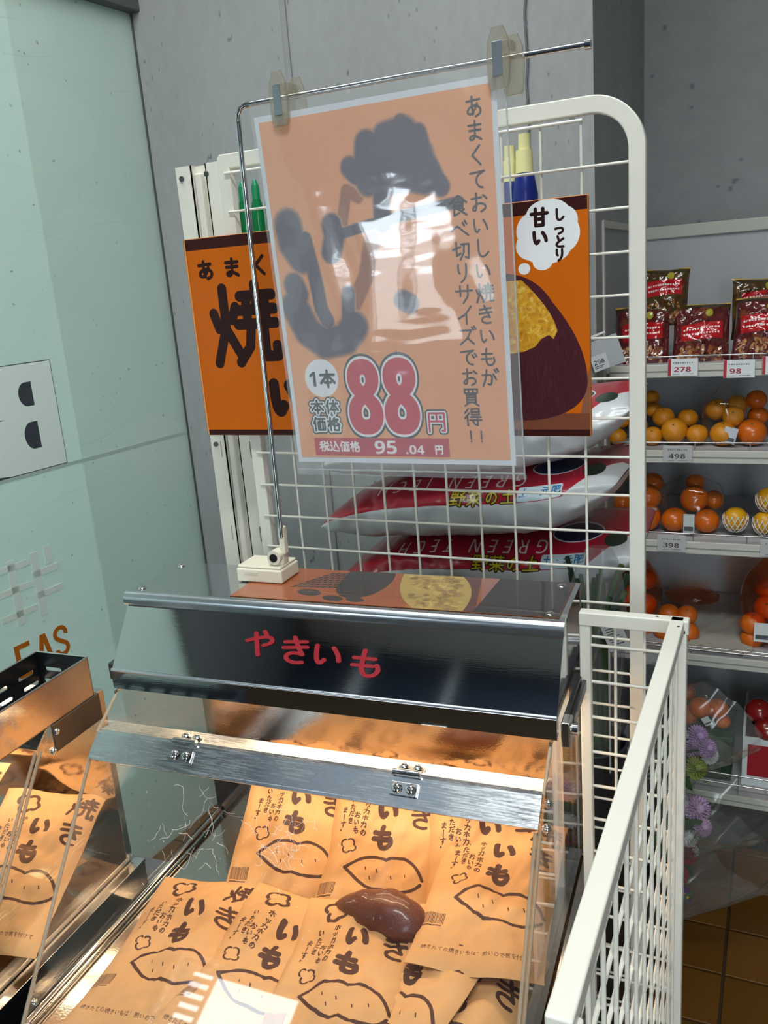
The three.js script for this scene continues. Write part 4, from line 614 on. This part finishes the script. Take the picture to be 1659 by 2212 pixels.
{
  const mats = [snackTex(0, false), snackTex(30, false), snackTex(-40, true)].map((t) => { const m = M(0xffffff, 0.2, 0.0, { map: t, clearcoat: 1, clearcoatRoughness: 0.08 }); m.side = THREE.DoubleSide; return m; });
  const g = [5, 6, 7].map((k) => bagGeo(k, 0.13, 0.15, 0.05));
  const S = (k, x, y, z, rx, ry, rz, label, s = 1) => { const o = solo('snack_bag', g[k % 3], mats[k], label, 'snack bag', [x, EYE + y, z], 'snack bags on the top shelf'); o.rotation.set(rx * R, ry * R, rz * R, 'YXZ'); o.scale.setScalar(s); };
  S(0, -0.312, -0.178, -2.185, 72, 4, 2, 'red labelled snack bag at the left end of the top shelf'); S(2, -0.268, -0.088, -2.225, 74, -4, -3, 'glossy gold edged snack bag lying on top of another, highest in view', 0.9);
  S(1, -0.178, -0.178, -2.19, 68, 2, 1, 'snack bag with a large red label above the 278 tag'); S(0, -0.045, -0.172, -2.2, 70, -8, 3, 'snack bag above the 98 tag, its top corner folded'); S(2, -0.058, -0.13, -2.28, 80, 6, -12, 'gold snack bag standing behind the one above the 98 tag', 0.95);
  S(1, 0.09, -0.178, -2.19, 70, 2, 0, 'snack bag just beyond the right edge of the photo');
}
// fruit
const fruitBump = dataTex(256, (u, v) => 128 + 90 * tn(u, v, 60), false);
const citrusM = M(0xd08412, 0.38, 0, { bumpMap: fruitBump, bumpScale: 0.0006 }), orangeM = M(0xd06410, 0.38, 0, { bumpMap: fruitBump, bumpScale: 0.0006 }), kakiM = M(0xcc620e, 0.28), appleM = M(0x8c1a18, 0.25, 0, { clearcoat: 0.4 }), yellowM = M(0xe0a012, 0.35);
const fruitGeo = (() => { const p = []; for (let i = 0; i <= 16; i++) { const a = -Math.PI / 2 + Math.PI * i / 16; p.push(new THREE.Vector2(Math.max(0.0001, Math.cos(a)), 0.9 * Math.sin(a) - (i > 13 ? 0.05 * (i - 13) / 3 : 0))); } return new THREE.LatheGeometry(p, 22); })();
const calyx = M(0x4c5a24, 0.7);
function fruit(name, cat, label, group, mat, [x, y, z, r], parts = true) {
  const o = thing(name, label, cat, [x, EYE + y, z], rr(0, 6), group); o.scale.setScalar(r);
  mesh('skin', fruitGeo, mat, o); if (parts) mesh('stem_scar', at(new THREE.SphereGeometry(0.09, 8, 6).scale(1, 0.4, 1), 0, 0.84, 0), calyx, o); o.rotation.x = rr(0.1, 0.9); return o;
}
const ORD = ['first', 'second', 'third', 'fourth', 'fifth', 'sixth', 'seventh', 'eighth', 'ninth'];
function heap(name, what, group, mat, list) {
  const rows = [['front', list.filter((f) => f[2] > -2.185)], ['middle', list.filter((f) => f[2] <= -2.185 && f[2] > -2.215)], ['back', list.filter((f) => f[2] <= -2.215)]];
  for (const [row, fs] of rows) fs.sort((a, b) => a[0] - b[0]).forEach((f, i) => fruit(name, 'fruit', `${what}, ${row} row, ${fs.length > 1 ? ORD[i] + ' from the left' : 'the only one there'}`, group, mat, f));
}
const S2 = [[-0.37, -0.42, -2.17, 0.0227], [-0.368, -0.389, -2.22, 0.0199], [-0.291, -0.362, -2.23, 0.0206], [-0.263, -0.376, -2.2, 0.0265], [-0.207, -0.381, -2.21, 0.0248], [-0.234, -0.404, -2.17, 0.0316], [-0.181, -0.413, -2.17, 0.0258], [-0.285, -0.418, -2.17, 0.0242], [-0.326, -0.402, -2.22, 0.0239], [-0.142, -0.362, -2.22, 0.0269], [-0.096, -0.352, -2.23, 0.0243], [-0.102, -0.375, -2.19, 0.0255], [-0.122, -0.411, -2.165, 0.0309], [-0.299, -0.335, -2.26, 0.0192]];
heap('citrus_fruit', 'yellow citrus above the 498 tag', 'citrus above the 498 tag', citrusM, S2);
heap('persimmon', 'persimmon at the right end of the 498 shelf', 'persimmons on the 498 shelf', kakiM, [[-0.059, -0.408, -2.17, 0.0332], [-0.049, -0.381, -2.24, 0.0243], [-0.053, -0.34, -2.23, 0.0241]]);
heap('persimmon', 'persimmon in the white labelled bag', 'persimmons in the labelled clear bag', kakiM, [[-0.188, -0.583, -2.2, 0.0337], [-0.232, -0.633, -2.18, 0.0323], [-0.156, -0.633, -2.18, 0.0309], [-0.145, -0.597, -2.25, 0.0244], [-0.191, -0.557, -2.26, 0.023]]);
heap('persimmon', 'persimmon in the bag behind the white post', 'persimmons in the bag behind the post', kakiM, [[-0.303, -0.629, -2.18, 0.0386], [-0.301, -0.585, -2.21, 0.033], [-0.374, -0.647, -2.2, 0.0285], [-0.369, -0.606, -2.23, 0.0236], [-0.295, -0.559, -2.26, 0.0268]]);
heap('orange', 'orange in the stack of four', 'stack of four oranges', orangeM, [[-0.247, -0.905, -2.22, 0.0272], [-0.201, -0.904, -2.22, 0.0256], [-0.254, -0.945, -2.2, 0.0312], [-0.197, -0.946, -2.2, 0.0286]]);
heap('orange', 'orange in the left net bag', 'oranges in the left net bag', orangeM, [[-0.308, -0.955, -2.22, 0.0208], [-0.365, -0.887, -2.28, 0.0319], [-0.32, -0.842, -2.3, 0.0317], [-0.314, -0.901, -2.26, 0.0314]]);
heap('orange', 'orange in the right net bag', 'oranges in the right net bag', orangeM, [[-0.042, -0.905, -2.2, 0.0309], [-0.012, -0.866, -2.22, 0.0308], [-0.043, -0.945, -2.2, 0.0278], [-0.01, -0.829, -2.26, 0.0311], [0.02, -0.93, -2.2, 0.031], [0.045, -0.87, -2.22, 0.031]]);
heap('orange', 'orange in the shiny low bag', 'oranges in the bag on the lowest shelf', orangeM, [[-0.2, -1.144, -2.25, 0.0217], [-0.163, -1.159, -2.2, 0.0301], [-0.12, -1.156, -2.2, 0.0279], [-0.106, -1.190, -2.2, 0.0204], [-0.192, -1.185, -2.2, 0.0241]]);
heap('apple', 'dark red apple in the carton', 'apples in the carton', appleM, [[-0.019, -1.157, -2.22, 0.034], [0.04, -1.16, -2.24, 0.034], [0.0, -1.186, -2.18, 0.03]]);
[[-0.089, -0.622, -2.17, 0.028, 'yellow fruit in a white foam net beside the bagged persimmons'], [-0.022, -0.628, -2.17, 0.028, 'lower yellow fruit in a foam net at the right photo edge'], [-0.018, -0.57, -2.17, 0.027, 'upper yellow fruit in a foam net at the right photo edge']].forEach(([x, y, z, r, label]) => {
  const o = thing('netted_fruit', label, 'fruit', [x, EYE + y, z], 0, 'foam netted fruit'), foam = M(0xe6e0da, 0.7);
  mesh('skin', fruitGeo.clone().scale(r, r * 1.15, r), yellowM, o);
  const gs = []; for (let k = 0; k < 14; k++) for (const d of [1, -1]) { const pts = []; for (let i = 0; i <= 8; i++) { const a = -1.2 + 1.55 * i / 8, p = k / 14 * Math.PI * 2 + d * i * 0.12; pts.push(V(Math.cos(a) * Math.cos(p) * r * 1.06, Math.sin(a) * r * 1.2, Math.cos(a) * Math.sin(p) * r * 1.06)); } gs.push(tube(pts, 0.0013, 10, 4)); }
  mesh('foam_net', flat(gs), foam, o);
});
// clear bags and nets round the fruit
function filmBlob(w, h, d, neck, k) {
  const nu = 36, nv = 30, pos = [], idx = [];
  for (let j = 0; j <= nv; j++) for (let i = 0; i <= nu; i++) { const v = j / nv, a = i / nu * Math.PI * 2, pr = Math.pow(Math.sin(Math.PI * Math.min(1, 0.08 + v * 0.9)), 0.5) * (v > 0.72 ? 1 - (1 - neck) * Math.min(1, (v - 0.72) / 0.2) : 1), w2 = 1 + 0.05 * noise(Math.cos(a) * 2 + k, v * 4 + Math.sin(a) * 2) + 0.05 * noise(Math.cos(a) * 6, v * 3 + k * 3 + Math.sin(a) * 6) * v; pos.push(Math.cos(a) * w / 2 * pr * w2, v * h, Math.sin(a) * d / 2 * pr * w2); }
  for (let j = 0; j < nv; j++) for (let i = 0; i < nu; i++) { const a = j * (nu + 1) + i, b = a + nu + 1; idx.push(a, b, a + 1, b, b + 1, a + 1); }
  const g = new THREE.BufferGeometry(); g.setAttribute('position', new THREE.Float32BufferAttribute(pos, 3)); g.setAttribute('uv', new THREE.Float32BufferAttribute(new Float32Array(pos.length / 3 * 2), 2)); g.setIndex(idx); g.computeVertexNormals(); return g;
}
const netRed = M(0xffcfb0, 0.15, 0, { transmission: 1, thickness: 0 });
{
  const F = (name, label, x, y, z, w, h, d, neck, m, k, sticker) => { const o = thing(name, label, 'fruit bag', [x, EYE + y, z]); mesh('film', filmBlob(w, h, d, neck, k), m, o); if (sticker) { const s = mesh('label', at(box(sticker[2], sticker[3], 0.0008, 0), sticker[0], sticker[1], d / 2 + 0.004), M(sticker[4], 0.4), o); s.rotation.z = sticker[5] ?? 0; mesh('barcode', at(box(sticker[2] * 0.8, sticker[3] * 0.22, 0.001, 0), sticker[0], sticker[1] - sticker[3] * 0.25, d / 2 + 0.0045), M(0x50545a, 0.5), s); } return o; };
  F('clear_bag', 'clear bag of citrus with a white label above the 498 tag', -0.122, -0.441, -2.185, 0.1, 0.15, 0.085, 0.5, film, 1, [0.008, 0.034, 0.03, 0.038, 0xc8ccd4, -0.25]);
  F('clear_bag', 'clear bag of persimmons tied at the top above the 398 tag', -0.192, -0.666, -2.205, 0.15, 0.165, 0.12, 0.16, film, 2, [-0.002, 0.034, 0.026, 0.05, 0xc4ccc8]);
  F('clear_bag', 'clear bag of persimmons half behind the white post', -0.325, -0.666, -2.21, 0.15, 0.165, 0.12, 0.2, film, 3);
  F('net_bag', 'red net bag of oranges at the left of the fourth shelf', -0.335, -0.961, -2.26, 0.13, 0.21, 0.12, 0.6, netRed, 4);
  F('net_bag', 'large red net bag of oranges with a white label at the right end', 0.005, -0.961, -2.23, 0.16, 0.24, 0.13, 0.7, netRed, 5, [-0.025, 0.05, 0.036, 0.05, 0xd8dcd8]);
  F('net_bag', 'crumpled empty orange net bag behind the four oranges', -0.21, -0.958, -2.45, 0.15, 0.045, 0.09, 0.85, netRed, 6);
  F('clear_bag', 'shiny clear bag of oranges on the lowest shelf', -0.152, -1.215, -2.215, 0.13, 0.15, 0.1, 0.22, film, 7, [0.03, 0.028, 0.02, 0.024, 0xd8dce0, 0.6]);
  const p = thing('paper_tray', 'pale paper sheet lying on the fourth shelf beside the oranges', 'paper', [-0.115, EYE - 0.96, -2.3]); mesh('sheet', (() => { const g = plane(0.15, 0.36, 14, 20).rotateX(-Math.PI / 2), q = g.attributes.position; for (let i = 0; i < q.count; i++) q.setY(i, 0.004 + 0.003 * noise(q.getX(i) * 30, q.getZ(i) * 30)); g.computeVertexNormals(); return g; })(), M(0xb4b0a4, 0.8), p);
  const c = thing('apple_carton', 'white apple carton with a red panel on the lowest shelf', 'carton', [0.08, EYE - 1.344, -2.24]);
  const wm = M(0xd6dadc, 0.6); mesh('front_wall', bx(-0.135, 0.2, 0, 0.14, 0.075, 0.081, 0.001), wm, c); mesh('back_wall', bx(-0.135, 0.2, 0, 0.14, -0.121, -0.115, 0.001), wm, c); mesh('side_wall', bx(-0.135, -0.129, 0, 0.17, -0.12, 0.08, 0.001), wm, c); mesh('side_wall', bx(0.194, 0.2, 0, 0.14, -0.12, 0.08, 0.001), wm, c); mesh('liner', bx(-0.13, 0.195, 0.09, 0.13, -0.115, 0.075, 0), M(0x4a1c1c, 0.8), c);
  const sp = new THREE.Shape([[-0.122, 0.03], [0.18, 0.03], [0.18, 0.12], [-0.122, 0.12], [-0.122, 0.06]].map((q) => new THREE.Vector2(...q))); mesh('red_panel', new THREE.ShapeGeometry(sp).translate(0, 0, 0.0816), M(0xa01220, 0.5), c);
  const gcr = thing('green_crate', 'dark green crate under the shiny bag of oranges', 'crate', [-0.15, EYE - 1.344, -2.24]); mesh('body', bx(-0.08, 0.07, 0, 0.128, -0.1, 0.08, 0.004), M(0x1a3a28, 0.5), gcr); mesh('rim', bx(-0.083, 0.073, 0.118, 0.13, -0.103, 0.083, 0.002), M(0x204830, 0.5), gcr);
}
// ---------- flowers by the guard ----------
function mum(r, n, petal, centre, par, p, dir) {
  const g0 = new THREE.SphereGeometry(1, 6, 4), gs = [];
  for (let i = 0; i < n; i++) { const t = i / n, th = Math.acos(1 - 1.15 * t), ph = i * 2.39996, d = V(Math.sin(th) * Math.cos(ph), Math.cos(th), Math.sin(th) * Math.sin(ph)), g = g0.clone().scale(0.13 * r, 0.42 * r, 0.05 * r); g.translate(0, 0.5 * r, 0); g.applyQuaternion(new THREE.Quaternion().setFromUnitVectors(V(0, 1, 0), d)); gs.push(g); }
  const f = mesh('flower', flat(gs), petal, par); f.position.set(...p); f.quaternion.setFromUnitVectors(V(0, 1, 0), V(...dir).normalize());
  mesh('flower_centre', new THREE.SphereGeometry(r * 0.3, 8, 6).translate(0, r * 0.55, 0), centre, f); return f;
}
{
  const purple = M(0xb590c4, 0.6), white = M(0xe8e6ea, 0.6), lilac = M(0xcba8d0, 0.6), redm = M(0x981222, 0.6), violet = M(0x6a1c96, 0.5), yel = M(0xc8a424, 0.6), lime = M(0x9aa84a, 0.6), stemM = M(0x2c4a20, 0.7), wrapM = M(0xf2f4f0, 0.12, 0, { transmission: 0.94, thickness: 0 });
  const st = thing('flower_stand', 'dark tiered flower stand behind the white mesh guard', 'flower stand', [-0.27, 0, -1.72]);
  mesh('post', bx(-0.012, 0.012, 0, 0.56, -0.1, -0.076, 0.002), M(0x2a2c2e, 0.6), st); for (const y of [0.02, 0.2, 0.38]) mesh('tier', bx(-0.07, 0.06, y, y + 0.012, -0.1, 0.07, 0.003), M(0x2a2c2e, 0.6), st);
  const tiers = [['upper bouquet of purple and white chrysanthemums in clear wrap', 0.392, [[-0.131, -0.961, 0.0245, purple], [-0.111, -0.985, 0.0215, purple], [-0.143, -1.005, 0.0245, lilac], [-0.133, -1.037, 0.026, lime], [-0.108, -1.014, 0.021, white], [-0.17, -0.99, 0.025, white]]],
    ['middle bouquet of lilac and white chrysanthemums in clear wrap', 0.212, [[-0.133, -1.159, 0.032, lilac], [-0.118, -1.185, 0.022, lilac], [-0.160, -1.158, 0.024, white], [-0.147, -1.225, 0.024, white], [-0.128, -1.205, 0.02, white]]],
    ['lower bouquet of red and violet flowers in clear wrap', 0.032, [[-0.149, -1.275, 0.025, redm], [-0.162, -1.31, 0.022, redm], [-0.135, -1.267, 0.013, white], [-0.153, -1.372, 0.02, violet], [-0.166, -1.403, 0.017, white], [-0.18, -1.34, 0.022, redm]]]];
  tiers.forEach(([label, y0, fl], k) => {
    const o = thing('bouquet', label, 'bouquet', [-0.275, y0, -1.72], 0, 'wrapped bouquets'), B = V(0, 0.03, 0);
    for (const [x, y, r, m] of fl) { const p = V(x + 0.275, y + EYE - y0, rr(-0.03, 0.03)); mum(r * 1.1, r > 0.02 ? 90 : 50, m, m === violet ? yel : m, o, p.toArray(), [0.55, 0.6, 0.75]); mesh('stem', tube([B, V(p.x * 0.4, p.y * 0.7, p.z * 0.6), p], 0.0022, 10, 5), stemM, o); }
    const gs = []; for (let i = 0; i < 9; i++) { const a = i * 0.7; gs.push(new THREE.SphereGeometry(1, 8, 5).scale(0.012, 0.045, 0.003).rotateZ(-0.8 + rr(-0.5, 0.5)).rotateY(a).translate(0.06 + rr(-0.02, 0.06), (fl[0][1] + EYE - y0) * rr(0.5, 0.9), rr(-0.04, 0.04))); } mesh('leaves', flat(gs), stemM, o).userData.kind = 'stuff';
    // conical clear wrap opening towards the aisle
    const n = 40, pos = [], idx = [], tip = V(0.0, 0.02, 0), axis = V(0.15 + 0.02 * k, fl[0][1] + EYE - y0 - 0.0, 0.02);
    for (let j = 0; j <= 12; j++) for (let i = 0; i <= n; i++) { const t = j / 12, a = i / n * Math.PI * 2, r = (0.014 + 0.085 * Math.pow(t, 0.9)) * (1 + 0.14 * noise(Math.cos(a) * 2 + k * 5, Math.sin(a) * 2 + t * 2)), x = tip.x + axis.x * t * 1.25 + Math.cos(a) * r * 0.8, y = tip.y + axis.y * t * 1.12 - Math.cos(a) * r * 0.5, z = Math.sin(a) * r; pos.push(x, y, z); }
    for (let j = 0; j < 12; j++) for (let i = 0; i < n; i++) { const a = j * (n + 1) + i, b = a + n + 1; idx.push(a, b, a + 1, b, b + 1, a + 1); }
    const g = new THREE.BufferGeometry(); g.setAttribute('position', new THREE.Float32BufferAttribute(pos, 3)); g.setAttribute('uv', new THREE.Float32BufferAttribute(new Float32Array(pos.length / 3 * 2), 2)); g.setIndex(idx); g.computeVertexNormals(); mesh('wrap', g, wrapM, o);
  });
  // wrapped leeks and a price pick in a bucket by the soil bags
  const b = thing('bucket', 'dark bucket behind the mesh panel holding wrapped greens', 'bucket', [-0.285, 0, -1.4]); mesh('wall', new THREE.LatheGeometry([[0.0, 0], [0.05, 0], [0.06, 0.72], [0.057, 0.72], [0.048, 0.006], [0, 0.006]].map((q) => new THREE.Vector2(...q)), 20), M(0x2c3034, 0.5), b); mesh('rim', new THREE.TorusGeometry(0.0595, 0.003, 8, 24).rotateX(Math.PI / 2).translate(0, 0.72, 0), M(0x34383c, 0.5), b);
  const o = thing('wrapped_greens', 'bundle of long green leaves in clear plastic beside the soil bags', 'greens', [-0.29, 0.01, -1.4]);
  for (let i = 0; i < 16; i++) { const a = rr(-0.035, 0.035), c = rr(-0.03, 0.03), tx = rr(-0.045, 0.05), ty = rr(0.98, 1.05); mesh('leaf', tube([V(a * 0.5, 0.02, c * 0.6), V(a, 0.7, c), V(tx * 0.8, ty - 0.06, c * 1.4), V(tx * 1.3, ty, c * 1.6)], rr(0.003, 0.006), 14, 5), M([0x3c5a3a, 0x5c7a4a, 0x27402c][i % 3], 0.5), o); }
  const wr = filmBlob(0.105, 0.62, 0.08, 1.0, 9).translate(0, 0.46, 0); const q = wr.attributes.position; for (let i = 0; i < q.count; i++) { const t = Math.max(0, (q.getY(i) - 0.8) / 0.28); q.setX(i, q.getX(i) * (1 + 0.5 * t) + 0.02 * t); } wr.computeVertexNormals(); mesh('wrap', wr, filmHazy, o);
  const t = tex(canvas(128, 160, (c) => { c.fillStyle = '#cfd4d6'; c.fillRect(0, 0, 128, 160); c.fillStyle = '#54585c'; for (let i = 0; i < 9; i++) c.fillRect(20, 24 + i * 13, rr(40, 88), 5); }));
  const pk = thing('price_pick', 'small white price card on a stick between the panel post and guard', 'price sign', [-0.243, 0.7, -1.335], 12 * R); mesh('stick', rod(V(0, 0, 0), V(0.0, 0.235, 0), 0.002, 6), M(0xd0d0cc, 0.4), pk); const cd = mesh('card', box(0.034, 0.06, 0.001, 0.0003), M(0xd0d4d6, 0.5), pk); cd.position.set(0.008, 0.262, 0.002); cd.rotation.z = 0.35; mesh('printed_face', at(plane(0.033, 0.059), 0, 0, 0.0008), M(0xffffff, 0.5, 0, { map: t }), cd);
}
renderer.render(scene, camera);
